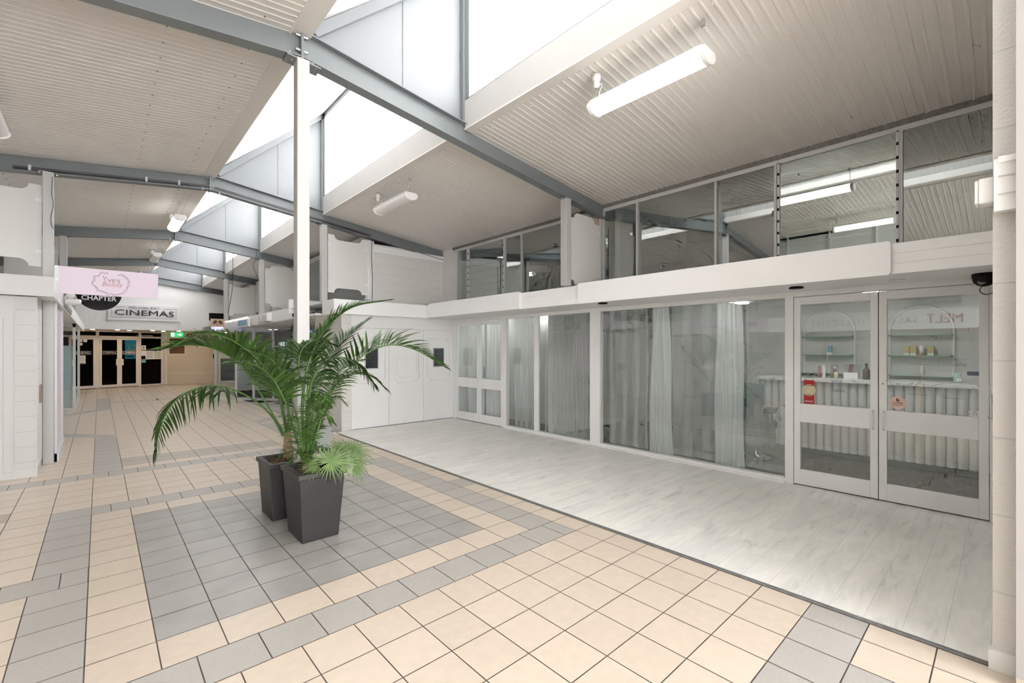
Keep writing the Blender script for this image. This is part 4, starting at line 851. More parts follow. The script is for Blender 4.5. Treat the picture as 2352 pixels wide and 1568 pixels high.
# its fascia with wooden sign, blue sign, neon and fairy lights
g = MB(); g.beam((3.32, 20.8, 2.47), (3.32, 17.0, 2.47), .06, .26, 'wood').beam((3.32, 17.0, 2.47), (2.95, 16.98, 2.47), .06, .26, 'wood') if False else g.beam((3.34, 20.8, 2.47), (3.34, 15.4, 2.47), .06, .26, 'paper')
struct(g, 'trim_19')
t = thing('wooden_dog_sign', (2.80, 17.0, 2.36), 'square pine sign with two dark dog heads hanging beside the corner shop', 'sign')
q = MB(); q.box(2.60, 2.98, 16.98, 17.02, 2.37, 2.62, 'wood'); q.build('board', t)
q = MB()
for e in (-1, 1):
    q.lathe((2.79 + e * .065, 16.975, 2.52), [(.05, 0), (.05, .004)], 'brown', 16, 'y'); q.lathe((2.79 + e * .105, 16.975, 2.48), [(.028, 0), (.028, .004)], 'brown', 12, 'y'); q.lathe((2.79 + e * .03, 16.972, 2.49), [(.014, 0), (.014, .004)], 'wood', 10, 'y')
q.tube([(2.73, 16.975, 2.44), (2.79, 16.975, 2.42), (2.85, 16.975, 2.44)], .005, 'brown', 6); q.build('dog_heads', t)
q = MB(); q.box(2.98, 3.32, 17.0, 17.02, 2.5, 2.53, 'alu'); q.build('arm', t)
t = thing('neon_open_sign', (2.8, 17.05, 2.26), 'glowing blue neon sign reading open below the pine dog sign', 'sign')
text('open', .12, (2.78, 16.99, 2.305), '-y', 'neon', t, width=.32, name='neon_letters', bold=.0, depth=.01); q = MB(); q.box(2.61, 3.28, 17.015, 17.02, 2.345, 2.36, 'alu'); q.build('hanging_rail', t)
t = thing('blue_script_sign', (3.30, 16.3, 2.45), 'pale blue lettered strip on the corner shop fascia', 'sign'); q = MB(); q.box(3.295, 3.305, 15.6, 16.7, 2.40, 2.56, 'sky_blue'); q.build('strip', t)
o = thing('fairy_light_string', (3.3, 17, 2.6), 'string of tiny warm fairy lights along the corner shop fascia', 'lights')
q = MB(); q.tube([(3.30, 20.5 - i * .35, 2.615 + .02 * (i % 2)) for i in range(16)], .004, 'paper', 4); q.build('wire', o)
for i in range(60):
    q = MB(); q.lathe((3.29, 20.5 - i * .088, 2.61 + .025 * math.sin(i * 1.9)), [(.007, -.007), (.010, 0), (.007, .007)], 'fairy', 5); q.build('bulb', o)
t = thing('ledge_air_conditioner', (3.32, 13.6, 2.4), 'small white box with vents mounted on the right ledge fascia', 'box'); q = MB(); q.box(3.27, 3.40, 13.2, 14.2, 2.40, 2.62, 'plastic'); q.build('casing', t, bevel=.01)
for y in (13.35, 13.8): q = MB(); q.box(3.265, 3.27, y, y + .22, 2.46, 2.55, 'room'); q.build('vent', t)
q = MB(); q.lathe((3.40, 14.6, 2.66), [(.05, 0), (.05, .05), (.03, .08)], 'slateblue', 16); tag(q.build('beacon_light', smooth=True), 'small dark blue beacon on top of the right ledge', 'light')
q = MB(); q.tube(spline([(-.50, 9.298, 4.15), (-.505, 9.297, 3.9), (-.49, 9.297, 3.75), (-.515, 9.297, 3.55), (-.50, 9.297, 3.42), (-.478, 9.30, 3.40)], 24), .004, 'wire', 5); tag(q.build('post_cable', smooth=True), 'thin wavy cable running down the left post above the lilac sign', 'cable')
q = MB(); q.tube(spline([(3.30, 14.32, 4.5), (3.26, 14.3, 4.2), (3.20, 14.3, 4.0), (3.28, 14.3, 3.75), (3.36, 14.33, 3.6)], 20), .006, 'wire', 5); tag(q.build('looped_cable', smooth=True), 'dark cable looping beside the ledge post under the third roof beam', 'cable')
# hanging data cable
q = MB(); q.tube(spline([(2.72, 14.4, 4.55), (2.74, 14.5, 4.1), (2.75, 14.6, 3.4), (2.70, 14.7, 2.9), (2.68, 14.8, 2.66)], 24), .008, 'wire', 6); tag(q.build('hanging_cable', smooth=True), 'thin dark cable hanging from the roof towards the right ledge', 'cable')

# ------------------------------------------------------------ cinema end
g = MB(); g.box(-3.5, 6.5, 24.28, 24.4, 2.45, 4.9, 'white'); g.box(-3.5, 6.5, 24.4, 28, 2.45, 2.5, 'beige'); struct(g, 'wall_back')
t = thing('cinema_sign', (1.4, 24.25, 2.86), 'white framed CINEMAS sign with black letters on the end wall', 'sign')
q = MB(); q.box(.25, 2.58, 24.22, 24.28, 2.87, 3.50, 'paper'); q.build('board', t, bevel=.01)
q = MB(); q.box(.36, 2.46, 24.21, 24.22, 2.94, 2.955, 'grey_ink').box(.36, .375, 24.21, 24.22, 2.94, 3.36, 'grey_ink').box(2.445, 2.46, 24.21, 24.22, 2.94, 3.36, 'grey_ink').box(.36, .78, 24.21, 24.22, 3.355, 3.37, 'grey_ink').box(2.02, 2.46, 24.21, 24.22, 3.355, 3.37, 'grey_ink'); q.build('border', t)
q = MB(); q.box(.22, 2.6, 24.2, 24.28, 2.84, 2.87, 'paper'); q.build('ledge', t)
text('CINEMAS', .23, (1.42, 24.20, 3.15), '-y', 'ink', t, width=1.92, depth=.02); text('NELSON BAY', .10, (1.40, 24.205, 3.37), '-y', 'grey_ink', t, width=1.0, depth=.01)
g = MB(); g.box(3.65, 4.4, 24.2, 24.28, 2.94, 3.28, 'black'); g.box(3.62, 4.43, 24.22, 24.28, 2.90, 3.32, 'white'); struct(g, 'trim_20')
# recess side wall, beige wall
A = (-1.6, 25.25); B = (2.25, 26.6); C_ = (4.9, 25.2)
def along(a, b, s, z, off=0):
    v = Vector((b[0] - a[0], b[1] - a[1], 0)); u = v.normalized(); n_ = Vector((u.y, -u.x, 0)); p = Vector((a[0], a[1], 0)) + u * s + n_ * off; return (p.x, p.y, z)
def strip(g, a, b, s0, s1, z0, z1, off, th, m):
    p0 = Vector(along(a, b, s0, 0, off + th / 2)); p1 = Vector(along(a, b, s1, 0, off + th / 2))
    g.beam((p0.x, p0.y, (z0 + z1) / 2), (p1.x, p1.y, (z0 + z1) / 2), th, z1 - z0, m)
g = MB(); strip(g, B, C_, -.03, 3.02, 0, 2.45, -.1, .1, 'beige'); strip(g, B, C_, 0, 3.0, .52, .54, 0, .012, 'cfr'); strip(g, B, C_, 0, .12, 0, 2.45, 0, .03, 'cfr')
g.box(4.9, 5.0, 20.7, 25.3, 0, 2.45, 'beige'); struct(g, 'wall_back')
g = MB(); g.box(-5, 7, 28.6, 28.7, -.1, 2.5, 'brown'); g.box(-5, -4.9, 24.4, 28.7, -.1, 2.5, 'dark'); g.box(6.9, 7, 24.4, 28.7, -.1, 2.5, 'dark'); g.box(-5, 7, 27.0, 28.7, -.1, -.02, 'dark'); g.box(-5, 7, 28.0, 28.7, 2.45, 2.5, 'dark'); g.box(5.001, 6.5, 24.3, 24.4, 0, 2.45, 'beige'); struct(g, 'wall_back')  # closure box added behind the cinema to shut out bright sky
# door wall: frames
g = MB(); Lw = 4.08; fr = [0.0, 0.98, 1.64, 2.94, 3.95]
for s in (1.62, 3.10, 3.98): strip(g, A, B, s - .05, s + .05, 0, 2.42, 0, .06, 'cfr')
strip(g, A, B, 0, Lw, 2.14, 2.22, 0, .06, 'cfr'); strip(g, A, B, 0, Lw, 2.38, 2.46, 0, .06, 'cfr'); struct(g, 'wall_back')
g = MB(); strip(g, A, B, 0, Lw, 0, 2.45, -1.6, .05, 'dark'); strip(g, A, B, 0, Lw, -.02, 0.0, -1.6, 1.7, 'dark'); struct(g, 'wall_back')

def cdoor(n, s0, s1, hs):
    f = MB(); w = .085
    for a, b in ((s0, s0 + w), (s1 - w, s1)): strip(f, A, B, a, b, .02, 2.14, .0, .05, 'cfr')
    strip(f, A, B, s0 + w, s1 - w, .02, .13, .0, .05, 'cfr'); strip(f, A, B, s0 + w, s1 - w, 2.05, 2.14, .0, .05, 'cfr'); d = struct(f, 'door_%d' % n)
    q = MB(); strip(q, A, B, s0 + w, s1 - w, .13, 2.05, .02, .006, 'cglass'); q.build('glass_pane', d)
    q = MB(); strip(q, A, B, hs - .06, hs + .06, .95, 1.22, .05, .03, 'cfr'); q.build('push_plate', d)
M['cglass'] = glass('cinema_glass', (0.35, 0.33, 0.31), 0.02)
cdoor(9, .72, 1.57, .86); cdoor(10, 1.68, 2.37, 2.30); cdoor(11, 2.37, 3.05, 2.44)
w_ = struct(MB().box(0, 0, 0, 0, 0, 0, 'cfr') if False else (lambda f: (strip(f, A, B, 3.15, 3.93, .0, .06, 0, .06, 'cfr'), f)[1])(MB()), 'window_22')
q = MB(); strip(q, A, B, 3.15, 3.93, .06, 2.14, .02, .006, 'cglass'); strip(q, A, B, .1, 3.93, 2.22, 2.38, .02, .006, 'cglass'); q.build('glass_pane', w_)
# lettering on cinema doors (drawn in the plane of the door wall)
ang = math.atan2(B[1] - A[1], B[0] - A[0])
for i, s in enumerate((1.15, 2.02, 2.71)):
    t = thing('door_logo', along(A, B, s, 1.5, .06), 'small white boxed CINEMAS lettering on the %s cinema door' % ('left', 'middle', 'right')[i], 'lettering', 'cinema door lettering')
    o = text('CINEMAS', .085, along(A, B, s, 1.5, .06), '-y', 'paper', t, width=.44, depth=.004)
    q = MB(); c = t.location
    for a in ((-.26, .26, -.07, -.062), (-.26, .26, .062, .07), (-.26, -.252, -.07, .07), (.252, .26, -.07, .07)): q.box(c.x + a[0], c.x + a[1], c.y - .003, c.y, c.z + a[2], c.z + a[3], 'paper')
    b_ = q.build('border', t); t.rotation_euler = (0, 0, ang)
    b_.matrix_parent_inverse = Matrix.Translation(t.location).inverted()
def sheet(name, label, cat, s, z, w, h, m, off=.06, a=A, b=B, extra=None):
    q = MB(); strip(q, a, b, s - w / 2, s + w / 2, z - h / 2, z + h / 2, off, .008, m)
    if extra:
        for (ds, dz, ew, eh, em) in extra: strip(q, a, b, s + ds - ew / 2, s + ds + ew / 2, z + dz - eh / 2, z + dz + eh / 2, off + .008, .004, em)
    return tag(q.build(name), label, cat)
sheet('session_sheet', 'white session sheet taped below the lettering on the left cinema door', 'notice', 1.10, 1.22, .26, .34, 'paper', extra=[(0, .03, .2, .2, 'room'), (0, -.14, .18, .02, 'ink')])
for i in range(5): sheet('door_notice', 'small white notice at the top of the left cinema door', 'notice', .92 + (i % 3) * .15, 2.0 - (i // 3) * .14, .12, .11, 'paper')['group'] = 'door notices'
sheet('film_poster', 'blue and orange undersea film poster behind the cinema glass, its colours given added glow', 'poster', 2.98, 1.62, .62, 1.1, 'navy', off=-.35, extra=[(0, .05, .54, .9, 'aqua'), (.0, -.1, .26, .24, 'orange'), (-.12, .08, .10, .3, 'lime'), (.12, .2, .22, .12, 'orange'), (-.1, -.3, .3, .1, 'navy')])
sheet('timetable_board', 'white timetable board with black header on the cinema side window', 'board', 3.62, 1.42, .62, .46, 'paper', extra=[(0, .19, .6, .07, 'ink'), (-.15, -.03, .24, .3, 'room'), (.15, -.03, .24, .3, 'room')])
sheet('notice_sheet', 'upper white notice beside the timetable board', 'notice', 3.24, 1.72, .17, .2, 'paper', extra=[(0, 0, .03, .1, 'ink')])
sheet('notice_sheet', 'middle white notice beside the timetable board', 'notice', 3.23, 1.47, .16, .24, 'paper')
sheet('notice_sheet', 'lowest pale blue notice beside the timetable board', 'notice', 3.24, 1.12, .16, .16, 'sky_blue')
o = text('NOW SHOWING', .05, along(A, B, 3.15, 2.26, .07), '-y', 'paper', None, name='now_showing_strip', width=.8, depth=.01, bold=.02); tag(o, 'pale NOW SHOWING strip above the cinema doors', 'lettering')
t = thing('dark_backpack', (2.0, 26.9, 0), 'dark rounded bag standing on the floor behind the cinema side window', 'bag'); q = MB(); q.prism(rrect(1.85, 2.2, 0.02, .5, .08), 'y', 26.85, 27.0, 'wire'); q.build('bag_body', t, bevel=.03)
# beige wall fittings: facing roughly the viewer
sheet('dark_window', 'dark rectangular window in the beige wall under the exit sign', 'window', .52, 1.80, .62, .74, 'brown', off=0, a=B, b=C_, extra=[(0, .38, .68, .04, 'cfr'), (0, -.38, .68, .04, 'cfr'), (-.33, 0, .04, .74, 'cfr'), (.33, 0, .04, .74, 'cfr')])
t = thing('exit_sign', (2.72, 26.2, 2.22), 'green and white running man exit sign with an arrow', 'sign')
ex = along(B, C_, .55, 2.33, .1)
bang = math.atan2(C_[1] - B[1], C_[0] - B[0]); t.location = ex
q = MB(); q.box(ex[0] - .24, ex[0] + .24, ex[1] - .02, ex[1], ex[2] - .10, ex[2] + .10, 'green'); q.build('panel', t)
q = MB(); y_ = ex[1] - .024; X0 = ex[0]; Z0 = ex[2]
q.box(X0 - .22, X0 - .10, y_, y_ + .003, Z0 - .085, Z0 + .085, 'exitw'); q.prism([(X0 + .02, Z0 - .022), (X0 + .11, Z0 - .022), (X0 + .11, Z0 - .06), (X0 + .19, Z0), (X0 + .11, Z0 + .06), (X0 + .11, Z0 + .022), (X0 + .02, Z0 + .022)], 'y', y_, y_ + .003, 'exitw'); q.build('pictogram', t)
q = MB(); q.lathe((X0 - .14, y_ - .001, Z0 + .055), [(.016, 0), (.016, .002)], 'green', 10, 'y').beam((X0 - .145, y_, Z0 + .03), (X0 - .16, y_, Z0 - .02), .03, .004, 'green', up=(0, 1, 0)).beam((X0 - .16, y_, Z0 - .02), (X0 - .12, y_, Z0 - .07), .014, .004, 'green', up=(0, 1, 0)).beam((X0 - .16, y_, Z0 - .02), (X0 - .20, y_, Z0 - .06), .014, .004, 'green', up=(0, 1, 0)); q.build('running_man', t)
c = along(B, C_, 1.02, 2.30, .02)
t = thing('fire_alarm_bell', c, 'round red fire alarm bell beside the exit sign', 'bell'); q = MB(); q.lathe((c[0], c[1] - .08, c[2]), [(.02, 0), (.08, .01), (.11, .05), (.11, .08)], 'red', 20, 'y'); gong_ = q.build('gong', t, smooth=True); q = MB(); q.lathe((c[0], c[1] - .085, c[2]), [(.03, 0), (.03, .006)], 'paper', 14, 'y'); q.build('hub', gong_)
sheet('wall_whiteboard', 'cream whiteboard with dark frame on the beige wall', 'board', 1.62, 2.0, .56, .56, 'cfr', off=0, a=B, b=C_, extra=[(0, .28, .58, .03, 'brown'), (-.28, 0, .03, .56, 'brown'), (.28, 0, .03, .56, 'brown')])
t = thing('fire_reel_pole', along(B, C_, 2.1, .6, .05), 'thin red pole with black box on the beige wall', 'pole'); c = t.location.copy(); q = MB(); q.tube([(c.x, c.y, .75), (c.x, c.y, 1.25)], .02, 'red', 8); q.build('red_tube', t); q = MB(); q.box(c.x - .07, c.x + .05, c.y - .05, c.y + .05, 1.22, 1.42, 'black'); q.build('black_box', t)
for i, (x, y) in enumerate(((-.2, 24.8), (.55, 24.75), (.95, 25.3), (1.7, 24.9), (2.1, 25.3), (2.6, 24.75), (3.4, 24.75))):
    q = MB(); q.lathe((x, y, 2.45), [(.07, 0), (.07, -.006), (.05, -.008)], 'warm', 14); tag(q.build('cinema_downlight'), 'warm glowing round downlight in the ceiling before the cinema doors', 'downlight', 'warm cinema downlights')
    ld = bpy.data.lights.new('downlight_beam', 'SPOT'); ld.energy = 5; ld.color = (1, .78, .55); ld.spot_size = 2.4; ld.shadow_soft_size = .05
    lo = bpy.data.objects.new('downlight_beam', ld); col.objects.link(lo); lo.location = (x, y, 2.43)

# ------------------------------------------------------------ hanging batten lights
def batten(x, y0, y1, z, zc, lit, label):
    t = thing('hanging_batten_light', (x, (y0 + y1) / 2, z), label, 'light', 'hanging batten lights'); m = 'lamp' if lit else 'lampoff'
    w = .105; prof = [(x + w * math.cos(math.radians(a)), z + .075 * math.sin(math.radians(a))) for a in range(180, 361, 15)] + [(x + w * .8, z + .03), (x - w * .8, z + .03)]
    q = MB(); q.prism(prof, 'y', y0 + .04, y1 - .04, m); q.build('diffuser', t)
    q = MB(); q.box(x - w * .9, x + w * .9, y0 + .03, y1 - .03, z + .031, z + .045, 'plastic'); q.build('housing', t)
    prof2 = [(x + (w + .008) * math.cos(math.radians(a)), z + .085 * math.sin(math.radians(a))) for a in range(180, 361, 15)] + [(x + w * .85, z + .037), (x - w * .85, z + .037)]
    for a, b in ((y0, y0 + .045), (y1 - .045, y1)): q = MB(); q.prism(prof2, 'y', a, b, 'plastic'); q.build('end_cap', t, bevel=.008)
    yh = (y0 + .06, y1 - .06)
    for yy in yh:
        q = MB(); q.tube([(x - .05, yy, z + .035), (x, yy, zc - .05), (x, yy, zc)], .0022, 'alu', 5).tube([(x + .05, yy, z + .035), (x, yy, zc - .05)], .0022, 'alu', 5); wr_ = q.build('suspension_wire', t)
        q = MB(); q.box(x - .012, x + .012, yy - .012, yy + .012, zc - .05, zc, 'galv'); q.build('hook', wr_)
    q = MB(); q.lathe((x - .05, y1 - .08, zc - .14), [(.022, 0), (.03, .02), (.03, .07), (.042, .075), (.042, .13)], 'plastic', 14); q.build('plug_socket', t, smooth=True)
    q = MB(); q.tube(spline([(x - .05, y1 - .08, zc - .11), (x + .01, y1 - .1, zc - .08), (x - .02, y1 - .09, zc - .18), (x - .04, y1 - .1, z + .04)], 14), .006, 'plastic', 6); q.build('flex', t, smooth=True)
batten(3.70, 1.64, 2.83, 4.09, 4.39, True, 'large glowing white batten light hanging nearest the viewer at upper right')
batten(3.68, 6.40, 7.56, 4.12, 4.40, False, 'unlit white batten light hanging behind the first roof beam on the right')
batten(-.86, 6.55, 7.72, 4.12, 4.42, False, 'unlit batten light cut by the left edge of the photo')
batten(1.22, 11.35, 12.6, 4.36, 4.67, True, 'glowing batten light under the ridge beyond the second roof beam')
batten(1.22, 16.3, 17.5, 4.36, 4.67, False, 'unlit batten light under the ridge beyond the third roof beam')
batten(1.22, 21.2, 22.4, 4.36, 4.67, False, 'farthest batten light, just above the lilac sign')
batten(-.86, 1.7, 2.9, 4.12, 4.42, True, 'glowing batten light over the left shops, seen mirrored in the upper louvres')

# ------------------------------------------------------------ planters
def planter(cx, cy, bx, by, tx, ty, h, m, label, loc):
    t = thing('tapered_planter', (cx, cy, 0), label, 'planter'); q = MB(); r = .045
    b = [(cx - bx, cy - by), (cx + bx, cy - by), (cx + bx, cy + by), (cx - bx, cy + by)]
    u = lambda s, d=0: [(cx - tx * s + d, cy - ty * s + d), (cx + tx * s - d, cy - ty * s + d), (cx + tx * s - d, cy + ty * s - d), (cx - tx * s + d, cy + ty * s - d)]
    k = .93
    rings = [(b, 0), (u(k), h - r), (u(1), h - r), (u(1), h), (u(1, .045), h), (u(1, .06), h - .06)]
    vs = [(p[0], p[1], z) for R_, z in rings for p in R_]
    fs = [(3, 2, 1, 0)] + [(4 * j + i, 4 * j + (i + 1) % 4, 4 * j + 4 + (i + 1) % 4, 4 * j + 4 + i) for j in range(len(rings) - 1) for i in range(4)]
    q.add(vs, fs, m); q.build('pot_body', t, bevel=.006)
    s_ = MB(); n = 14; vs = []; rr = random.Random(5)
    for j in range(n + 1):
        for i in range(n + 1):
            a, b2 = i / n * 2 - 1, j / n * 2 - 1; mound = (1 - a * a) * (1 - b2 * b2)
            vs.append((cx + a * (tx - .05), cy + b2 * (ty - .05), h - .055 + .05 * mound + rr.uniform(-.012, .018) * mound))
    s_.add(vs, [(j * (n + 1) + i, j * (n + 1) + i + 1, (j + 1) * (n + 1) + i + 1, (j + 1) * (n + 1) + i) for j in range(n) for i in range(n)], 'soil')
    for _ in range(90):
        a = rr.uniform(-1, 1) * (tx - .07); b2 = rr.uniform(-1, 1) * (ty - .07); p = Vector((cx + a, cy + b2, h - .02))
        d = Vector((rr.uniform(-1, 1), rr.uniform(-1, 1), rr.uniform(.1, .9))).normalized() * .05
        s_.tube([p, p + d * .5 + Vector((0, 0, .008)), p + d], .0013, 'soil', 3)
    s_.build('soil', t)
    return t
planter(1.43, 4.235, .155, .195, .205, .262, .60, 'pot', 'tall charcoal tapered planter in front of the post, overhung by fan leaves', None)
planter(1.40, 4.95, .17, .19, .215, .24, .56, 'pot', 'charcoal tapered planter behind the post holding the brown trunked palm', None)
planter(2.70, 7.62, .10, .10, .13, .13, .38, 'potg', 'small grey-green planter standing beyond the post by the timber floor', None)

# ------------------------------------------------------------ palms
def frond(P, leaf, start, L0, n, droop, ang0=62, ang1=25, wid=.019, r0=.009, m='leaf', lift=.25, seed=1, parent=None, one=0, tipk=.55):
    rr = random.Random(seed); C = spline(P, 48); q = MB()
    q.tube(C, [r0 * (1 - .85 * i / 47) + .0012 for i in range(48)], 'stem', 6)
    seg = [0]
    for i in range(1, 48): seg.append(seg[-1] + (C[i] - C[i - 1]).length)
    tot = seg[-1]
    def at(s):
        d = s * tot
        for i in range(1, 48):
            if seg[i] >= d:
                f = (d - seg[i - 1]) / max(1e-6, seg[i] - seg[i - 1]); return C[i - 1].lerp(C[i], f), (C[i] - C[i - 1]).normalized()
        return C[-1], (C[-1] - C[-2]).normalized()
    up0 = Vector((0, 0, 1))
    for i in range(n):
        f = i / (n - 1); s = start + (1 - start) * f; p, t = at(min(s, .999))
        sd = t.cross(up0)
        if sd.length < .15: sd = Vector((.6, -.6, 0))
        sd.normalize(); up = sd.cross(t).normalized()
        env = (.55 + .45 * math.sin(math.pi * min(1, f * 1.25 + .12))) * (1 - (1 - tipk) * f)
        for e in (-1, 1):
            if one and e != one and rr.random() < .6: continue
            Ln = L0 * env * rr.uniform(.86, 1.12); a = math.radians(ang0 + (ang1 - ang0) * f + rr.uniform(-7, 7))
            d = (t * math.cos(a) + (sd * e * math.cos(lift) + up * math.sin(lift)) * math.sin(a)).normalized()
            d = (d + Vector((rr.uniform(-.07, .07), rr.uniform(-.07, .07), rr.uniform(-.05, .07)))).normalized()
            K = 5; pts = []; cur = p.copy(); dd = d.copy()
            for k in range(K + 1):
                pts.append(cur.copy()); cur = cur + dd * (Ln / K); dd = (dd + Vector((0, 0, -1)) * droop * (k + .6) / K * rr.uniform(.8, 1.2)).normalized()
            nrm = up * .9 + sd * e * -.3; vs = []; W = wid * 1.12 * rr.uniform(.8, 1.15)
            for k, pt in enumerate(pts):
                tt = (pts[min(k + 1, K)] - pts[max(k - 1, 0)]).normalized(); w_ = tt.cross(nrm)
                if w_.length < 1e-3: w_ = tt.cross(Vector((0, 1, 0)))
                w_.normalize(); ww = W * [.35, .85, 1, .85, .55, .04][k] * .5; nn = w_.cross(tt)
                vs += [pt - w_ * ww + nn * ww * .35, pt, pt + w_ * ww + nn * ww * .35]
            fs = []
            for k in range(K): fs += [(3 * k, 3 * k + 1, 3 * k + 4, 3 * k + 3), (3 * k + 1, 3 * k + 2, 3 * k + 5, 3 * k + 4)]
            q.add(vs, fs, m if rr.random() < .75 else ('leafd' if m == 'leaf' else m))
    return q.build('frond', parent, smooth=True)
FR_B = [
 [(1.378,4.95,0.784),(1.251,4.9,1.01),(1.072,4.85,1.19),(0.872,4.8,1.303),(0.687,4.75,1.335),(0.525,4.7,1.277),(0.418,4.65,1.153),(0.361,4.6,0.998),(0.326,4.6,0.838)],
 [(1.391,4.95,0.796),(1.277,5.0,1.038),(1.117,5.0,1.336),(1.001,4.95,1.502),(0.849,4.85,1.622),(0.687,4.75,1.684),(0.544,4.7,1.695),(0.436,4.65,1.671)],
 [(1.417,4.95,0.807),(1.299,4.8,1.244),(1.165,4.7,1.466),(0.995,4.6,1.635),(0.808,4.5,1.754),(0.634,4.45,1.784),(0.5,4.4,1.714)],
 [(1.423,4.95,0.806),(1.473,5.1,1.154),(1.523,5.2,1.438),(1.58,5.3,1.659),(1.646,5.4,1.798)],
 [(1.404,4.95,0.808),(1.421,5.2,1.078),(1.405,5.5,1.355),(1.343,5.7,1.582),(1.255,5.8,1.706)],
 [(1.436,4.95,0.804),(1.556,5.15,1.071),(1.732,5.3,1.274),(1.918,5.4,1.355)]]
FR_A = [
 [(1.389,4.25,0.62),(1.478,4.3,1.015),(1.609,4.35,1.256),(1.815,4.4,1.456),(2.014,4.4,1.617),(2.272,4.4,1.703),(2.55,4.4,1.659),(2.814,4.4,1.534),(2.925,4.4,1.469)],
 [(1.383,4.25,0.62),(1.346,4.1,1.183),(1.352,4.0,1.414),(1.438,3.95,1.554),(1.56,3.9,1.588),(1.708,3.9,1.513),(1.837,3.9,1.36)],
 [(1.365,4.25,0.62),(1.374,4.35,1.158),(1.442,4.40,1.518),(1.547,4.42,1.752),(1.691,4.42,1.944),(1.913,4.45,2.093),(2.291,4.5,2.183)],
 [(1.354,4.25,0.62),(1.221,4.15,1.035),(1.127,4.05,1.262),(1.009,3.95,1.442),(0.86,3.85,1.546),(0.734,3.8,1.56)],
 [(1.383,4.25,0.62),(1.45,4.3,1.086),(1.60,4.45,1.457),(1.80,4.6,1.688),(2.041,4.7,1.883),(2.181,4.75,1.978)],
 [(1.371,4.25,0.62),(1.40,4.32,1.141),(1.46,4.40,1.511),(1.569,4.5,1.729),(1.723,4.6,1.932)],
 [(1.383,4.25,0.62),(1.351,4.1,1.003),(1.358,3.95,1.195),(1.379,3.85,1.271),(1.417,3.8,1.227)],
 [(1.395,4.25,0.62),(1.408,4.2,0.911),(1.45,4.15,1.035),(1.492,4.1,1.073),(1.522,4.05,1.014)],
 [(1.36,4.25,0.62),(1.257,4.05,0.973),(1.173,3.95,1.098),(1.096,3.9,1.122)],
 [(1.395,4.25,0.62),(1.517,4.35,0.967),(1.725,4.55,1.308),(1.915,4.7,1.495),(2.19,4.8,1.549)]]
pb = thing('kentia_palm', (1.41, 4.95, .56), 'arching green palm with a short brown trunk in the rear charcoal planter', 'palm')
q = MB(); rr = random.Random(9)
for i in range(5):
    dx, dy = rr.uniform(-.02, .02), rr.uniform(-.02, .02); q.tube([(1.42 + dx * 1.5, 4.95 + dy, .52), (1.415 + dx, 4.95 + dy, .66), (1.41 + dx * .8, 4.95 + dy, .80 + rr.uniform(-.03, .03))], [.042, .036, .026], 'bark', 8)
q.build('trunk', pb, smooth=True)
frond(FR_B[0], 0, .44, .42, 34, .55, 75, 30, m='leafd', seed=1, parent=pb, lift=-.35)
frond(FR_B[1], 0, .40, .50, 46, .16, 62, 18, m='leaf', seed=2, parent=pb, lift=.5, wid=.024)
frond(FR_B[2], 0, .45, .40, 36, .30, 65, 20, m='leaf', seed=3, parent=pb, lift=.35)
frond(FR_B[3], 0, .40, .36, 24, .25, 60, 30, m='leafd', seed=4, parent=pb)
frond(FR_B[4], 0, .40, .38, 26, .18, 60, 30, m='leaf', seed=5, parent=pb, lift=.5, wid=.024)
frond(FR_B[5], 0, .35, .30, 22, .35, 65, 30, m='leafd', seed=6, parent=pb)
pa = thing('areca_palm', (1.38, 4.25, .58), 'many stemmed green palm with long fronds in the front charcoal planter', 'palm')
q = MB()
for i in range(6):
    a = i * 1.05; q.tube([(1.385 + .03 * math.cos(a), 4.25 + .03 * math.sin(a), .54), (1.383 + .018 * math.cos(a), 4.25 + .018 * math.sin(a), .62), (1.383 + .012 * math.cos(a), 4.25 + .012 * math.sin(a), .74)], [.022, .018, .010], 'bark', 8)
q.build('trunk', pa, smooth=True)
frond(FR_A[0], 0, .46, .44, 38, .16, 60, 16, m='leaf', seed=11, parent=pa, lift=.55, wid=.021)
frond(FR_A[1], 0, .50, .42, 36, .75, 70, 30, m='leafd', seed=12, parent=pa, lift=-.1, r0=.013)
frond(FR_A[2], 0, .55, .33, 42, .10, 40, 10, m='leaf', seed=13, parent=pa, lift=.2, r0=.014)
frond(FR_A[3], 0, .52, .34, 32, .35, 65, 22, m='leaf', seed=14, parent=pa, lift=.2)
frond(FR_A[4], 0, .55, .32, 32, .2, 50, 16, m='leafd', seed=15, parent=pa, lift=.3)
frond(FR_A[5], 0, .58, .30, 32, .25, 60, 25, m='leaf', seed=16, parent=pa, lift=.4)
frond(FR_A[6], 0, .55, .22, 18, .5, 70, 35, m='leaf', seed=17, parent=pa, lift=.1, wid=.014, r0=.006)
frond(FR_A[7], 0, .35, .22, 22, .4, 70, 35, m='leaf', seed=18, parent=pa, lift=.1, wid=.014, r0=.006)
frond(FR_A[8], 0, .35, .20, 20, .4, 70, 35, m='leaf', seed=19, parent=pa, lift=.1, wid=.014, r0=.006)
frond([(1.38, 4.25, .62), (1.40, 4.3, 1.1), (1.36, 4.4, 1.45), (1.40, 4.45, 1.65), (1.55, 4.5, 1.75), (1.72, 4.5, 1.70)], 0, .60, .30, 24, .5, 65, 30, m='leafd', seed=31, parent=pa, lift=.1, r0=.012)
frond([(1.39, 4.25, .62), (1.48, 4.2, 1.0), (1.58, 4.15, 1.28), (1.72, 4.1, 1.42), (1.90, 4.05, 1.40), (2.02, 4.0, 1.28)], 0, .52, .30, 28, .55, 65, 30, m='leaf', seed=32, parent=pa, lift=.2)
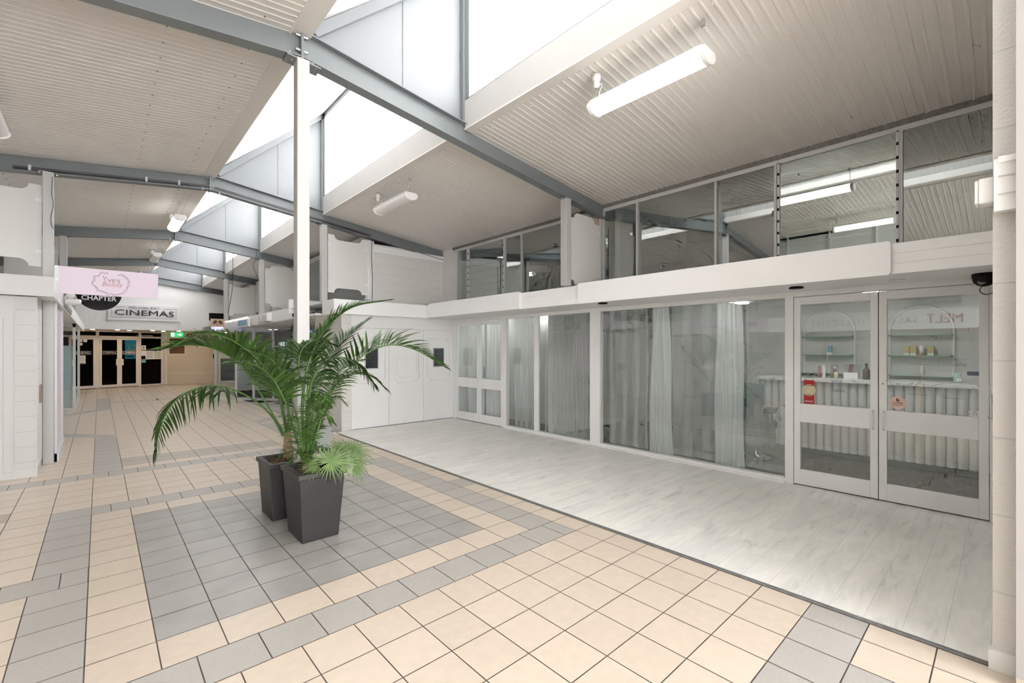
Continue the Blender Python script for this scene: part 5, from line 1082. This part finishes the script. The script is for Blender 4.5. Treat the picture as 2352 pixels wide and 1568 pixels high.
frond([(1.37, 4.25, .62), (1.30, 4.3, 1.1), (1.22, 4.3, 1.4), (1.08, 4.25, 1.58), (.92, 4.2, 1.64)], 0, .58, .32, 22, .4, 62, 25, m='leaf', seed=33, parent=pa, lift=.3)
frond(FR_A[9], 0, .45, .30, 28, .5, 65, 28, m='leaf', seed=20, parent=pa, lift=.1)
for i in range(9):
    a = i * .7 + .2; r_ = .17; P = [(1.385, 4.25, .60), (1.385 + r_ * .4 * math.cos(a), 4.25 + r_ * .4 * math.sin(a), .74), (1.385 + r_ * math.cos(a), 4.25 + r_ * math.sin(a), .74 + .05 * math.sin(i * 2)), (1.385 + r_ * 1.5 * math.cos(a), 4.25 + r_ * 1.5 * math.sin(a), .68)]
    frond(P, 0, .4, .09, 9, .3, 60, 25, m='leaf', seed=40 + i, parent=pa, wid=.010, r0=.004)
def fan(parent, base, c, nrm, R, n, a0, a1, droop, seed, m='leafl'):
    rr = random.Random(seed); c = Vector(c); z = Vector(nrm).normalized(); fwd = (c - Vector(base)); fwd = (fwd - z * fwd.dot(z)).normalized(); sd = z.cross(fwd)
    q = MB(); mid = (Vector(base) + c) / 2 + Vector((0, 0, .08)); q.tube(spline([base, mid, c], 12), .005, 'leafl', 5)
    for i in range(n):
        a = math.radians(a0 + (a1 - a0) * i / (n - 1)); d = (fwd * math.cos(a) + sd * math.sin(a) + z * .1).normalized(); L = R * rr.uniform(.85, 1.1) * (.75 + .25 * math.cos(a / 2)); K = 6; cur = c.copy(); vs = []; dd = d.copy()
        for k in range(K + 1):
            w_ = dd.cross(z); w_.normalize(); ww = (math.radians(abs(a1 - a0) / n) * L * .32) * [.04, .30, .52, .5, .34, .18, .02][k]
            nn = w_.cross(dd); vs += [cur - w_ * ww - nn * ww * .4, cur.copy(), cur + w_ * ww - nn * ww * .4]; cur = cur + dd * (L / K); dd = (dd + Vector((0, 0, -1)) * droop * (k / K) ** 1.3 * .5 * rr.uniform(.7, 1.3)).normalized()
        fs = []
        for k in range(K): fs += [(3 * k, 3 * k + 1, 3 * k + 4, 3 * k + 3), (3 * k + 1, 3 * k + 2, 3 * k + 5, 3 * k + 4)]
        q.add(vs, fs, m)
    return q.build('fan_leaf', parent, smooth=True)
pf = thing('small_fan_palm', (1.5, 4.12, .58), 'small light green fan palm spilling over the right side of the front planter', 'palm')
B0 = (1.50, 4.12, .56)
fan(pf, B0, (1.484, 3.98, .675), (-.35, -.75, .55), .22, 26, -165, 165, .7, 1)
fan(pf, B0, (1.60, 4.08, .74), (-.3, -.5, .8), .17, 20, -110, 110, .7, 2)
fan(pf, B0, (1.72, 4.08, .72), (.1, -.5, .85), .25, 24, -120, 120, 1.5, 3)
fan(pf, B0, (1.72, 4.02, .60), (.3, -.75, .35), .20, 22, -120, 120, 1.3, 4)
fan(pf, B0, (1.60, 3.98, .64), (-.1, -.9, .4), .16, 20, -130, 130, .9, 5)
fan(pf, B0, (1.40, 4.05, .66), (-.4, -.5, .7), .18, 18, -100, 100, .8, 6)
ps = thing('young_palm', (2.70, 7.62, .34), 'small bright green palm in the grey-green planter behind the post', 'palm')
for i in range(8):
    a = i * .785; P = [(2.70, 7.62, .34), (2.70 + .08 * math.cos(a), 7.62 + .08 * math.sin(a), .62), (2.70 + .25 * math.cos(a), 7.62 + .25 * math.sin(a), .82 + .06 * (i % 3)), (2.70 + .42 * math.cos(a), 7.62 + .42 * math.sin(a), .74)]
    frond(P, 0, .35, .20, 14, .4, 60, 25, m='leaf', seed=60 + i, parent=ps, wid=.016, r0=.005)

# ------------------------------------------------------------ screws and small ceiling marks are left to the sheet material
